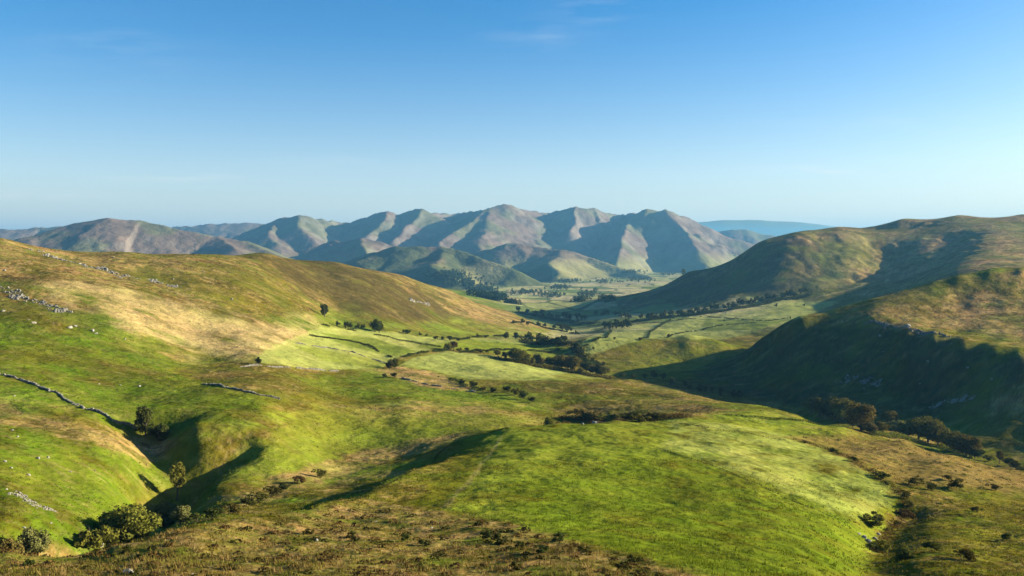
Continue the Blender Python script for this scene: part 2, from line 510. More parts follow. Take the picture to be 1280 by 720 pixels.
ZONES = [
 # (cover, opacity, feather px, nearest, farthest, outline, waver)
 (MOOR, .95, 14, 350, 2000, [(-400,250),(330,300),(560,350),(720,405),(690,416),(620,408),(560,398),(480,402),(400,392),(330,405),(250,415),(170,405),(100,392),(0,385),(-400,350)], 1),
 (TAN, .55, 16, 350, 2000, [(-400,270),(60,296),(150,310),(230,318),(240,345),(150,350),(60,340),(-400,320)], 1.5),
 (TAN, .7, 8, 350, 2000, [(450,328),(560,360),(640,388),(705,410),(670,412),(600,402),(560,385),(520,362)], 1),
 (DARKM, .75, 10, 350, 2000, [(335,320),(400,322),(470,338),(545,372),(570,395),(520,402),(455,392),(400,375),(350,345)], 1.2),
 (OLIVE, .7, 12, 350, 2000, [(160,340),(300,330),(360,350),(380,380),(330,400),(260,380)], 1.5),
 (STRAW, .7, 12, 300, 1200, [(40,355),(120,352),(190,372),(260,388),(330,405),(390,410),(330,440),(290,452),(240,438),(170,415),(110,385)], 1.6),
 (STRAW, .55, 6, 300, 1200, [(250,400),(330,398),(400,395),(420,402),(370,415),(300,415)], 1.4),
 (GREEN, .85, 8, 500, 2000, [(395,388),(440,380),(470,400),(540,405),(600,412),(690,414),(640,424),(560,424),(480,416),(400,408)], 1),
 (FIELD, .7, 8, 500, 2000, [(560,395),(610,405),(680,416),(600,424),(540,418)], 1),
 (VIVID, .9, 14, 150, 700, [(-400,370),(0,390),(70,405),(140,420),(200,445),(250,470),(350,498),(310,520),(220,535),(170,545),(80,505),(-400,470)], 1.3),
 (OLIVE, .5, 14, 150, 700, [(-400,420),(60,435),(200,468),(260,482),(200,480),(60,455),(-400,440)], 2),
 (OLIVE, .95, 5, 300, 800, [(195,460),(300,456),(420,466),(520,490),(480,506),(400,508),(330,496),(250,476)], .7),
 (MOOR, .6, 6, 300, 800, [(225,462),(330,458),(400,468),(380,490),(330,490),(250,474)], .8),
 (VIVID, .75, 6, 300, 800, [(350,468),(470,466),(560,482),(660,500),(640,512),(560,506),(500,500),(470,504),(400,490)], .7),
 (PALE, .95, 3, 450, 1400, [(318,452),(332,436),(402,408),(480,414),(560,424),(640,436),(600,432),(556,432),(497,447),(476,460),(400,463)], .25),
 (PALE, .95, 2.5, 500, 1400, [(500,456),(520,446),(560,439),(620,445),(660,456),(745,468),(762,473),(640,476),(590,474),(540,462)], .2),
 (FIELD, .8, 3, 500, 1400, [(560,430),(640,428),(700,436),(640,441),(580,438)], .3),
 (FIELD, .85, 2.5, 700, 1900, [(520,434),(575,425),(640,426),(690,430),(712,436),(650,444),(590,438)], .3),
 (PALE, .7, 2.5, 900, 1900, [(585,424),(640,420),(690,424),(700,430),(640,430)], .3),
 (GREEN, .75, 2.5, 450, 1400, [(402,416),(470,424),(520,438),(497,446),(440,436)], .3),
 (FIELD, .6, 2.5, 450, 1400, [(370,432),(440,443),(486,456),(470,461),(400,450)], .3),
 (TAN, .95, 3, 350, 900, [(466,462),(500,457),(540,464),(592,486),(548,487),(500,474)], .5),
 (OLIVE, .7, 9, 180, 420, [(215,545),(300,512),(420,508),(600,516),(690,522),(640,536),(560,546),(420,572),(330,602),(240,625),(230,590)], .8),
 (TAN, .5, 8, 180, 450, [(420,520),(500,503),(560,503),(650,516),(684,527),(600,530),(500,526)], 1),
 (FIELD, .8, 6, 180, 420, [(222,548),(300,522),(380,510),(420,512),(380,522),(300,540),(250,552)], .8),
 (GREEN, .8, 7, 150, 330, [(300,565),(420,540),(560,528),(620,528),(560,546),(440,565),(330,598),(250,620)], .8),
 (TAN, .8, 5, 100, 330, [(300,620),(330,602),(430,568),(555,543),(600,536),(560,552),(440,592),(330,628)], .8),
 (GREEN, .9, 6, 300, 700, [(600,476),(760,472),(860,487),(1000,520),(1060,534),(900,520),(760,500),(640,500)], .6),
 (MOOR, .9, 5, 300, 700, [(628,479),(760,473),(860,487),(940,505),(870,505),(760,493),(690,492)], .6),
 (HEATH, .95, 5, 250, 600, [(715,508),(790,498),(862,504),(930,512),(880,522),(800,527),(715,526)], .7),
 (FIELD, .9, 4, 250, 600, [(880,518),(960,516),(1050,534),(1075,545),(1000,545),(900,528)], .5),
 (FIELD, .95, 6, 60, 330, [(585,545),(640,533),(720,527),(900,520),(1000,545),(1062,566),(1130,625),(1090,680),(1080,740),(900,725),(770,690),(640,655),(520,630),(560,585)], .7),
 (VIVID, .65, 14, 60, 330, [(640,600),(800,570),(900,590),(1080,660),(1080,740),(900,725),(760,688),(620,640)], 1.4),
 (PALE, .6, 6, 60, 330, [(830,560),(950,600),(1075,652),(1128,622),(1062,572),(1000,548),(900,528),(840,526)], .6),
 (OLIVE, .8, 7, 60, 330, [(520,570),(600,545),(612,560),(585,600),(560,640),(470,635)], 1),
 (HEATH, .9, 5, 150, 420, [(985,545),(1080,543),(1180,560),(1300,592),(1300,608),(1200,600),(1130,590),(1060,572)], .7),
 (TAN, .75, 7, 150, 420, [(1040,556),(1120,560),(1300,598),(1300,614),(1190,612),(1110,596)], .9),
 (OLIVE, .9, 7, 60, 330, [(1060,572),(1130,592),(1300,622),(1500,640),(1500,760),(1095,760),(1095,680),(1135,626)], .8),
 (MOOR, .6, 9, 60, 330, [(1080,578),(1180,600),(1190,640),(1140,650),(1125,610)], 1.2),
 (VIVID, .9, 9, 100, 330, [(-400,500),(60,535),(150,558),(216,575),(160,640),(70,690),(-400,690)], .8),
 (TAN, .9, 6, 120, 330, [(-400,480),(0,506),(100,538),(200,552),(218,572),(185,582),(120,556),(0,526),(-400,500)], 1),
 (HEATH, .9, 8, 10, 150, [(-600,660),(130,680),(300,652),(440,630),(520,634),(640,655),(770,692),(930,730),(930,2000),(-600,2000)], 1),
 (OLIVE, .9, 14, 10, 330, [(900,725),(1000,722),(1500,700),(1500,2000),(900,2000)], 1),
 # valley right of the stream, and the right-hand fells
 (PALE, .9, 3, 700, 2200, [(700,444),(760,408),(870,395),(990,378),(1052,376),(1002,398),(905,424),(800,424),(740,442)], .3),
 (OLIVE, .85, 6, 600, 1300, [(690,474),(735,444),(800,426),(900,418),(1005,399),(930,430),(850,468),(800,478)], .7),
 (GREEN, .5, 6, 600, 1300, [(760,470),(800,440),(900,428),(940,425),(850,466)], 1.2),
 (TAN, .6, 3, 1000, 2400, [(760,394),(880,384),(880,390),(770,400)], .4),
 (SHADEG, .9, 8, 430, 900, [(820,486),(1000,396),(1060,395),(1120,410),(1290,450),(1290,540),(1100,520),(1000,508),(850,484)], .8),  # heather cover painted extra dark to deepen the near slope's shade
 (HEATH, .95, 6, 500, 1100, [(1030,408),(1060,388),(1130,362),(1300,328),(1600,310),(1600,420),(1300,392),(1200,392),(1120,412)], 1),
 (TAN, .7, 8, 500, 1100, [(1120,400),(1200,380),(1300,372),(1600,372),(1600,440),(1300,428),(1200,414),(1150,418)], 1.3),
 (OLIVE, .7, 8, 400, 800, [(1190,500),(1300,470),(1500,470),(1500,560),(1300,560),(1190,535)], 1),
 (TAN, .5, 6, 400, 800, [(1200,505),(1300,490),(1300,515),(1230,520)], 1.2),
 ((.150, .100, .052), .9, 10, 1400, 3300, [(700,400),(860,340),(950,300),(1060,280),(1300,262),(1600,255),(1600,330),(1300,330),(1100,350),(960,372),(850,384)], 1),
 (SHADEG, .7, 9, 1400, 3300, [(740,392),(860,345),(950,305),(1040,300),(1050,350),(960,372),(850,384)], 1.3),  # dark cover over the far fell's left flank, painting its shade deeper
 (TAN, .55, 10, 1200, 3300, [(1050,330),(1150,320),(1300,290),(1600,280),(1600,345),(1300,332),(1120,360),(1050,368)], 1.6),
 (FIELD, .25, 8, 1200, 3300, [(1020,300),(1090,292),(1120,300),(1080,330),(1060,350),(1010,366)], 1.4),
]
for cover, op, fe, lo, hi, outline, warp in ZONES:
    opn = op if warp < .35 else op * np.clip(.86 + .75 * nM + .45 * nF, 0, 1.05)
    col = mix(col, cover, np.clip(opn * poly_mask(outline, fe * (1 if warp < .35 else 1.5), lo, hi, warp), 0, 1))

# natural variation of the cover
rough = np.ones(XX.shape)
def zone(first): return [z for z in ZONES if z[5][0] == first][0]
smoothfield = np.zeros(XX.shape)
for first, k_ in (((585,545), .75), ((318,452), 1), ((500,456), 1), ((520,434), 1), ((700,444), 1)):
    z_ = zone(first); smoothfield = np.maximum(smoothfield, k_ * poly_mask(z_[5], z_[2], z_[3], z_[4], z_[6]))
var = (1 - .7 * smoothfield)
col = col * (1 + (.22 * nM + .20 * nF + .14 * nS) * var)[..., None]
hue = fbm(LOGX + 50, LOGY, 2.2, 4, 261) * var
col[..., 0] *= 1 + .22 * hue; col[..., 2] *= 1 + .3 * hue
streak = fbm(UU * 26 + LOGY * .6, LOGY * 3.0, 1.0, 3, 271) * var
col = mix(col, np.array(STRAW) * .8, np.clip(smooth(.35, .9, streak) * .28, 0, 1) * (YY < 2500))

# heather, bracken and grass meet in ragged patches on the rough ground
wild = np.clip(1 - 1.2 * smoothfield, 0, 1) * (YY < 2700) * (.22 + .78 * smooth(1.08, 1.4, col[..., 0] / col[..., 1]))
for cover, freq, sd, lo_, hi_, op in ((DARKM, 1.5, 601, .22, .32, .50), (TAN, 1.2, 611, .26, .36, .50), (GREEN, 1.9, 621, .30, .38, .45), (DARKM, .7, 631, .30, .38, .45), (STRAW, .6, 641, .36, .42, .35)):
    pn = fbm(LOGX + 3 * nM, LOGY * 1.3, freq, 6, sd, .62)
    col = mix(col, cover, op * wild * smooth(lo_, hi_, pn))
col = mix(col, DARKM, .8 * poly_mask([(320,318),(400,321),(470,336),(545,370),(575,396),(520,404),(455,394),(400,378),(345,348)], 14, 350, 2000, 1.3) * np.clip(.85 + .8 * nM, 0, 1))
col = mix(col, STRAW, .55 * poly_mask([(60,352),(150,362),(250,386),(330,405),(400,408),(340,436),(290,448),(230,432),(160,408),(90,375)], 16, 300, 1200, 1.6) * np.clip(.8 + .9 * nM, 0, 1))
col = mix(col, HEATH, .7 * poly_mask([(1000,547),(1080,545),(1180,562),(1300,594),(1300,616),(1200,612),(1130,606),(1080,588),(1050,568)], 8, 150, 420, .8) * np.clip(.9 + .6 * nF, 0, 1))
col = mix(col, FIELD, .5 * poly_mask([(300,560),(380,520),(420,512),(600,516),(690,524),(560,545),(440,566),(330,598)], 9, 180, 420, .8))
# sheep track over the knoll, pale lane under the right-hand fell
def path_mask(pts, w, lo, hi):
    M = np.zeros(XX.shape); sel = (YY > lo) & (YY < hi)
    d, _, _, _ = seg_dist(XX[sel], YY[sel], [tuple(ground(px, py, lo, hi)) for px, py in pts])
    M[sel] = smooth(w, w * .4, d + w * .5 * fbm(XX[sel], YY[sel], 6, 3, 651)); return M
col = mix(col, STRAW, .28 * path_mask([(628,545),(612,568),(596,590),(575,612),(556,634)], .9, 60, 330))
col = mix(col, STRAW, .6 * path_mask([(1020,372),(1045,366),(1075,358),(1110,350)], 6, 1000, 2300))
# mountains and the far valley floor
far_w = smooth(2650, 3000, YY)
gradz = np.gradient(ZZ, axis=0) / np.gradient(YY, axis=0)
gradx = np.gradient(ZZ, axis=1) / np.gradient(XX, axis=1)
steep = np.sqrt(gradz ** 2 + gradx ** 2)
mc = np.empty_like(col); mc[:] = (0.125, 0.088, 0.064)
mc = mix(mc, (0.110, 0.105, 0.050), smooth(-.1, .4, fbm(XX, YY, 600, 4, 301)))
mc = mix(mc, (0.190, 0.180, 0.060), smooth(-20, -150, ZZ) * .8)
mc = mix(mc, (0.20, 0.19, 0.17), smooth(.55, .9, steep + .15 * fbm(XX, YY, 160, 3, 305)) * .3)
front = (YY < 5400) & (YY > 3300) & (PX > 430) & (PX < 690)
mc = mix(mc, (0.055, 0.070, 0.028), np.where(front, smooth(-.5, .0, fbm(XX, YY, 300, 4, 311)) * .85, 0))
# patchwork of small fields: cells of a jittered lattice
def cells(x, y, size, seed):
    gx, gy = np.floor(x / size), np.floor(y / size)
    b1 = np.full(x.shape, 1e9); b2 = b1.copy(); idv = np.zeros(x.shape)
    for i in (-1, 0, 1):
        for j in (-1, 0, 1):
            cx, cy = gx + i, gy + j
            h = _hash(cx, cy, seed)
            px_ = (cx + .5 + ((h & 255) / 255 - .5) * .8) * size
            py_ = (cy + .5 + (((h >> 8) & 255) / 255 - .5) * .8) * size
            d = np.hypot(x - px_, y - py_)
            m = d < b1
            b2 = np.where(m, b1, np.minimum(b2, d)); idv = np.where(m, ((h >> 16) & 255) / 255, idv); b1 = np.where(m, d, b1)
    return b2 - b1, idv
edge, cid = cells(XX * .8, YY * .55 + XX * .2, 130, 5)
fcol = np.empty_like(col); fcol[:] = (0.29, 0.28, 0.095)
fcol = mix(fcol, (0.34, 0.28, 0.13), smooth(.5, .8, cid)); fcol = mix(fcol, (0.12, 0.15, 0.035), smooth(.35, .2, cid))
fcol = mix(fcol, (0.035, 0.05, 0.02), smooth(14, 6, edge) * .8)
mc = mix(mc, fcol, smooth(-165, -192, ZZ) * smooth(.16, .08, steep))
mc = mc * (1 + .22 * fbm(XX, YY, 240, 4, 321))[..., None]
col = col * (1 - far_w[..., None]) + mc * far_w[..., None]
valley_floor = .85 * smooth(1150, 1350, YY) * (1 - far_w) * smooth(605, 640, PX) * smooth(1040, 960, PX) * smooth(366, 374, PY) * smooth(.26, .16, steep)
col = mix(col, fcol, valley_floor)
col = mix(col, PALE, .8 * poly_mask([(706,444),(765,410),(870,396),(990,380),(1050,378),(1002,398),(905,424),(800,424),(740,442)], 3, 700, 2200, .3) * np.clip(.8 + .5 * nM, 0, 1))
col = mix(col, GREEN, .6 * poly_mask([(880,398),(935,401),(985,400),(950,412),(880,414)], 2.5, 700, 2200, .3))
col = np.clip(col, 0.004, 0.8)

# ---- ground material
def ground_mat(name, near_detail):
    m, nt, b = node_mat(name)
    L = nt.links.new
    at = nt.nodes.new('ShaderNodeVertexColor'); at.layer_name = 'cover'
    geo = nt.nodes.new('ShaderNodeNewGeometry')
    colr = at.outputs['Color']
    hsum = None
    for i, (sc, amt) in enumerate(near_detail):
        n = nt.nodes.new('ShaderNodeTexNoise'); n.inputs['Scale'].default_value = sc
        n.inputs['Detail'].default_value = 5; n.inputs['Roughness'].default_value = .62
        L(geo.outputs['Position'], n.inputs['Vector'])
        r = nt.nodes.new('ShaderNodeMapRange')
        r.inputs['From Min'].default_value = .25; r.inputs['From Max'].default_value = .75
        r.inputs['To Min'].default_value = 1 - amt; r.inputs['To Max'].default_value = 1 + amt
        L(n.outputs[0], r.inputs['Value'])
        mx = nt.nodes.new('ShaderNodeVectorMath'); mx.operation = 'SCALE'
        L(colr, mx.inputs[0]); L(r.outputs[0], mx.inputs['Scale'])
        colr = mx.outputs[0]
        bp = nt.nodes.new('ShaderNodeBump'); bp.inputs['Strength'].default_value = .55
        bp.inputs['Distance'].default_value = .22 / sc
        L(n.outputs[0], bp.inputs['Height'])
        if hsum is not None: L(hsum, bp.inputs['Normal'])
        hsum = bp.outputs[0]
    L(colr, b.inputs['Base Color']); L(hsum, b.inputs['Normal'])
    b.inputs['Roughness'].default_value = 1.0
    b.inputs['Specular IOR Level'].default_value = 0.0
    return m
MAT_LAND = ground_mat('moorland_turf', [(.02, .22), (.11, .24), (.55, .17), (2.2, .14)])
MAT_FELL = ground_mat('fell_side', [(.004, .16), (.02, .18)])

def fan_part(name, r0, r1, mat):
    zz, xx, yy = ZZ[r0:r1], XX[r0:r1], YY[r0:r1]
    nr = r1 - r0
    idx = np.arange(nr * NU).reshape(nr, NU)
    q = np.stack([idx[:-1, :-1], idx[:-1, 1:], idx[1:, 1:], idx[1:, :-1]], -1).reshape(-1, 4)
    o = mesh_np(name, np.stack([xx, yy, zz], -1).reshape(-1, 3), q.ravel(), np.full(len(q), 4), mat)
    a = o.data.color_attributes.new('cover', 'FLOAT_COLOR', 'POINT')
    c4 = np.ones((nr * NU, 4), np.float32); c4[:, :3] = col[r0:r1].reshape(-1, 3)
    a.data.foreach_set('color', c4.ravel())
    return o
RS = int(np.searchsorted(ROWS, 2850))
terrain = fan_part('terrain', 0, RS + 1, MAT_LAND)
tag(terrain, 'rolling green and brown moorland running down to the farmed valley', 'terrain', kind='structure')
mountains = fan_part('mountains', RS, len(ROWS), MAT_FELL)
tag(mountains, 'blue and brown mountain range closing the head of the valley', 'mountains', kind='structure')

# a wide sheet under everything, out to the horizon
def sheet(name, z, r, mat):
    n = 64
    v = [(0, 0, z)] + [(r * math.cos(2 * math.pi * i / n), r * math.sin(2 * math.pi * i / n), z) for i in range(n)]
    f = []
    for i in range(n): f += [0, 1 + i, 1 + (i + 1) % n]
    return mesh_np(name, v, f, [3] * n, mat)
m_base, nt_, b_ = node_mat('lowland'); 
nn = nt_.nodes.new('ShaderNodeTexNoise'); nn.inputs['Scale'].default_value = .0012
rr = nt_.nodes.new('ShaderNodeValToRGB')
rr.color_ramp.elements[0].color = (.07, .09, .03, 1); rr.color_ramp.elements[1].color = (.18, .17, .06, 1)
gg = nt_.nodes.new('ShaderNodeNewGeometry'); nt_.links.new(gg.outputs['Position'], nn.inputs['Vector'])
nt_.links.new(nn.outputs[0], rr.inputs[0]); nt_.links.new(rr.outputs[0], b_.inputs['Base Color'])
ground_sheet = sheet('ground', -262, 28500, m_base)
tag(ground_sheet, 'low hazy country stretching to the horizon beyond the mountains', 'ground', kind='structure')

# very far hills
def far_hills(name, pts, Y, depth, mat, seed):
    n = 260; k = 14
    pxs = np.linspace(pts[0][0], pts[-1][0], n)
    pys = np.interp(pxs, [p[0] for p in pts], [p[1] for p in pts])
    V = []
    for j in range(k):
        f = j / (k - 1) * 2 - 1
        yy = Y + f * depth
        x = (pxs - 640) / FPX * Y
        top = tan_el(pys) * Y + 18 * fbm(x, np.full(n, yy), 1500, 4, seed)
        prof = 1 - abs(f) ** 1.3
        z = -270 + (top + 270) * prof + prof * (1 - prof) * 90 * fbm(x, np.full(n, yy), 1800, 4, seed + 5)
        V.append(np.stack([x, np.full(n, yy), z], -1))
    V = np.concatenate(V)
    idx = np.arange(n * k).reshape(k, n)
    q = np.stack([idx[:-1, :-1], idx[:-1, 1:], idx[1:, 1:], idx[1:, :-1]], -1).reshape(-1, 4)
    return mesh_np(name, V, q.ravel(), np.full(len(q), 4), mat)
hl = far_hills('hills', [(560,300),(700,290),(840,279),(900,274),(950,274),(1000,277),(1060,284),(1200,290),(1400,300)], 26500, 2200, m_base, 71)
tag(hl, 'faint pale hills on the horizon right of the mountains', 'hills', kind='structure')
hl = far_hills('hills', [(-300,296),(-60,292),(0,291),(60,291),(150,293),(240,292),(330,290),(420,296),(600,300)], 20000, 2500, m_base, 75)
tag(hl, 'faint low hills on the horizon behind the rounded left fell', 'hills', kind='structure')
# ------------------------------------------------------------------ foliage
def leaf_mat(name, c1, c2, trans=.25):
    m = bpy.data.materials.new(name); m.use_nodes = True
    nt = m.node_tree
    for n in list(nt.nodes): nt.nodes.remove(n)
    L = nt.links.new
    out = nt.nodes.new('ShaderNodeOutputMaterial')
    geo = nt.nodes.new('ShaderNodeNewGeometry'); oi = nt.nodes.new('ShaderNodeObjectInfo')
    tex = nt.nodes.new('ShaderNodeTexNoise'); tex.inputs['Scale'].default_value = .45; tex.inputs['Detail'].default_value = 3
    L(geo.outputs['Position'], tex.inputs['Vector'])
    ad = nt.nodes.new('ShaderNodeMath'); ad.operation = 'MULTIPLY_ADD'; ad.inputs[1].default_value = .45
    L(geo.outputs['Random Per Island'], ad.inputs[0]); 
    ad2 = nt.nodes.new('ShaderNodeMath'); ad2.operation = 'MULTIPLY_ADD'; ad2.inputs[1].default_value = .9; ad2.inputs[2].default_value = -.22
    L(tex.outputs[0], ad2.inputs[0]); L(ad2.outputs[0], ad.inputs[2])
    mx = nt.nodes.new('ShaderNodeMixRGB'); mx.inputs[1].default_value = (*c1, 1); mx.inputs[2].default_value = (*c2, 1)
    L(ad.outputs[0], mx.inputs[0])
    hsv = nt.nodes.new('ShaderNodeHueSaturation')
    hr = nt.nodes.new('ShaderNodeMapRange'); hr.inputs['To Min'].default_value = .465; hr.inputs['To Max'].default_value = .53
    vr = nt.nodes.new('ShaderNodeMapRange'); vr.inputs['To Min'].default_value = .7; vr.inputs['To Max'].default_value = 1.25
    L(oi.outputs['Random'], hr.inputs['Value']); L(oi.outputs['Random'], vr.inputs['Value'])
    L(hr.outputs[0], hsv.inputs['Hue']); L(vr.outputs[0], hsv.inputs['Value']); L(mx.outputs[0], hsv.inputs['Color'])
    d = nt.nodes.new('ShaderNodeBsdfDiffuse'); t = nt.nodes.new('ShaderNodeBsdfTranslucent')
    L(hsv.outputs[0], d.inputs['Color']); L(hsv.outputs[0], t.inputs['Color'])
    ms = nt.nodes.new('ShaderNodeMixShader'); ms.inputs[0].default_value = trans
    L(d.outputs[0], ms.inputs[1]); L(t.outputs[0], ms.inputs[2]); L(ms.outputs[0], out.inputs['Surface'])
    return m
LEAF = {
 'gorse': leaf_mat('gorse_sprays', (.045, .050, .010), (.115, .105, .020)),
 'olive': leaf_mat('olive_leaves', (.070, .070, .011), (.170, .148, .028)),
 'dark': leaf_mat('dark_leaves', (.026, .034, .009), (.075, .080, .018)),
 'rust': leaf_mat('autumn_leaves', (.082, .066, .016), (.170, .132, .036)),
 'grey': leaf_mat('sallow_leaves', (.085, .085, .026), (.180, .170, .055)),
 'needle': leaf_mat('needles', (.012, .022, .010), (.032, .045, .018), .1),
}
m_bark, nt_, b_ = node_mat('bark')
nn = nt_.nodes.new('ShaderNodeTexNoise'); nn.inputs['Scale'].default_value = 6
rr = nt_.nodes.new('ShaderNodeValToRGB')
rr.color_ramp.elements[0].color = (.035, .026, .018, 1); rr.color_ramp.elements[1].color = (.13, .105, .08, 1)
nt_.links.new(nn.outputs[0], rr.inputs[0]); nt_.links.new(rr.outputs[0], b_.inputs['Base Color'])

def leaf_quads(P, N, size, r):
    """one small bent leaf spray (a quad) at each point, facing roughly along N"""
    n = len(P)
    N = N + r.normal(0, .55, (n, 3)); N /= np.linalg.norm(N, axis=1, keepdims=True) + 1e-9
    A = np.cross(N, r.normal(0, 1, (n, 3))); A /= np.linalg.norm(A, axis=1, keepdims=True) + 1e-9
    B = np.cross(N, A)
    s = size * r.uniform(.6, 1.35, (n, 1))
    v = np.stack([P - A * s - B * s * .55, P + A * s * .2 - B * s * .7, P + A * s + B * s * .45, P - A * s * .3 + B * s * .75], 1)
    return v.reshape(-1, 3)

def crown_points(n, rx, rz, zc, lobes, r, shell=.55, lobe_r=.5, flat=1.0):
    """points on the outside of many overlapping clumps that together fill an uneven crown"""
    C = []
    while len(C) < lobes:
        p = r.uniform(-1, 1, 3)
        q = np.linalg.norm(p)
        if q < 1 and q > .25: C.append(p * np.array([rx, rx, rz]) * .72)
    C = np.array(C)
    R = lobe_r * min(rx, rz) * r.uniform(.55, 1.15, lobes)
    k = r.integers(0, lobes, n)
    d = r.normal(0, 1, (n, 3)); d[:, 2] = d[:, 2] * .9 + .12
    d /= np.linalg.norm(d, axis=1, keepdims=True)
    rad = R[k] * (shell + (1 - shell) * r.random(n)) 
    P = C[k] + d * rad[:, None]
    P[:, 2] = np.maximum(P[:, 2], -rz * .92) + zc
    return P, d

def tube(V, F, pts, rads, sides=6):
    base = len(V)
    for i, (p, rd) in enumerate(zip(pts, rads)):
        p = np.array(p, float)
        t = np.array(pts[min(i + 1, len(pts) - 1)], float) - np.array(pts[max(i - 1, 0)], float)
        t /= np.linalg.norm(t) + 1e-9
        a = np.cross(t, [0.3, 1, 0.1]); a /= np.linalg.norm(a) + 1e-9; b = np.cross(t, a)
        for k in range(sides):
            an = 2 * math.pi * k / sides
            V.append(p + rd * (math.cos(an) * a + math.sin(an) * b))
    for i in range(len(pts) - 1):
        for k in range(sides):
            k2 = (k + 1) % sides
            F.append((base + i * sides + k, base + i * sides + k2, base + (i + 1) * sides + k2, base + (i + 1) * sides + k))

def unlink(o):
    for c in list(o.users_collection): c.objects.unlink(o)

def tree_proto(name, h, rx, rz, zc, lobes, n, leaf, mat, seed, limbs=5, parts=('trunk', 'crown'), lobe_r=.5, stems=1):
    r = np.random.default_rng(seed)
    root = bpy.data.objects.new(name, None)
    V, F = [], []
    for s_ in range(stems):
        ox, oy = (r.uniform(-.3, .3, 2) * rx if stems > 1 else (0, 0))
        tr = h * (.028 if stems == 1 else .016)
        top = (ox + r.uniform(-.08, .08) * h, oy + r.uniform(-.08, .08) * h, zc + rz * .35)
        mid = (ox * .9 + r.uniform(-.03, .03) * h, oy * .9 + r.uniform(-.03, .03) * h, zc * .5)
        tube(V, F, [(ox * .5, oy * .5, -.06 * h), (ox * .55, oy * .55, .03 * h), mid, top], [tr * 1.7, tr * 1.1, tr * .8, tr * .25])
        for i in range(limbs):
            a = 2 * math.pi * (i + r.random() * .6) / limbs
            z0 = zc * r.uniform(.35, .8); 
            e = (ox + rx * .62 * math.cos(a), oy + rx * .62 * math.sin(a), zc + rz * r.uniform(-.25, .45))
            m_ = ((mid[0] + e[0]) / 2 * .8, (mid[1] + e[1]) / 2 * .8, (z0 + e[2]) / 2)
            tube(V, F, [(mid[0] * .8, mid[1] * .8, z0), m_, e], [tr * .5, tr * .33, tr * .1], 5)
    trunk = mesh_np(parts[0], np.array(V), np.array(F).ravel(), [4] * len(F), m_bark, root)
    P, N = crown_points(n, rx, rz, zc, lobes, r, lobe_r=lobe_r)
    # outline clumps: leave real gaps
    keep = perlin(P[:, 0] * 1.6 / rx + 7, P[:, 1] * 1.6 / rx + P[:, 2] * 1.9 / rx, seed) > -.42
    P, N = P[keep], N[keep]
    v = leaf_quads(P, N, leaf, r)
    crown = mesh_np(parts[1], v, np.arange(len(v)), [4] * (len(v) // 4), mat, root, smooth_shade=False)
    unlink(trunk); unlink(crown)
    return root
def conifer_proto(name, h, seed):
    r = np.random.default_rng(seed)
    root = bpy.data.objects.new(name, None)
    V, F = [], []
    tube(V, F, [(0, 0, -.05 * h), (0, 0, .4 * h), (0, 0, .97 * h)], [.02 * h, .013 * h, .003 * h])
    trunk = mesh_np('trunk', np.array(V), np.array(F).ravel(), [4] * len(F), m_bark, root)
    n = 1300
    t = r.random(n) ** .8
    lay = np.floor(t * 11) / 11
    rad = h * .19 * (1 - lay) * (.35 + .65 * r.random(n) ** .5) + .1
    a = r.random(n) * 2 * math.pi
    P = np.stack([rad * np.cos(a), rad * np.sin(a), h * (.08 + .9 * t) - .25 * rad], -1)
    N = np.stack([np.cos(a) * .5, np.sin(a) * .5, np.full(n, .8)], -1)
    v = leaf_quads(P, N, .032 * h, r)
    crown = mesh_np('crown', v, np.arange(len(v)), [4] * (len(v) // 4), LEAF['needle'], root, smooth_shade=False)
    unlink(trunk); unlink(crown)
    return root
def small_proto(name, h, rx, rz, zc, lobes, n, leaf, mat, seed):
    """a far tree: trunk and crown too small to tell apart, so one mesh"""
    r = np.random.default_rng(seed)
    V, F = [], []
    tube(V, F, [(0, 0, -.06 * h), (0, 0, zc)], [.03 * h, .015 * h], 5)
    V = np.array(V); F = np.array(F)
    P, N = crown_points(n, rx, rz, zc, lobes, r)
    v = leaf_quads(P, N, leaf, r)
    nv = len(V); nq = len(v) // 4
    o = mesh_np(name, np.concatenate([V, v]), np.concatenate([F.ravel(), nv + np.arange(len(v))]), [4] * (len(F) + nq), [m_bark, mat], None, False,
                [0] * len(F) + [1] * nq)
    unlink(o)
    return o

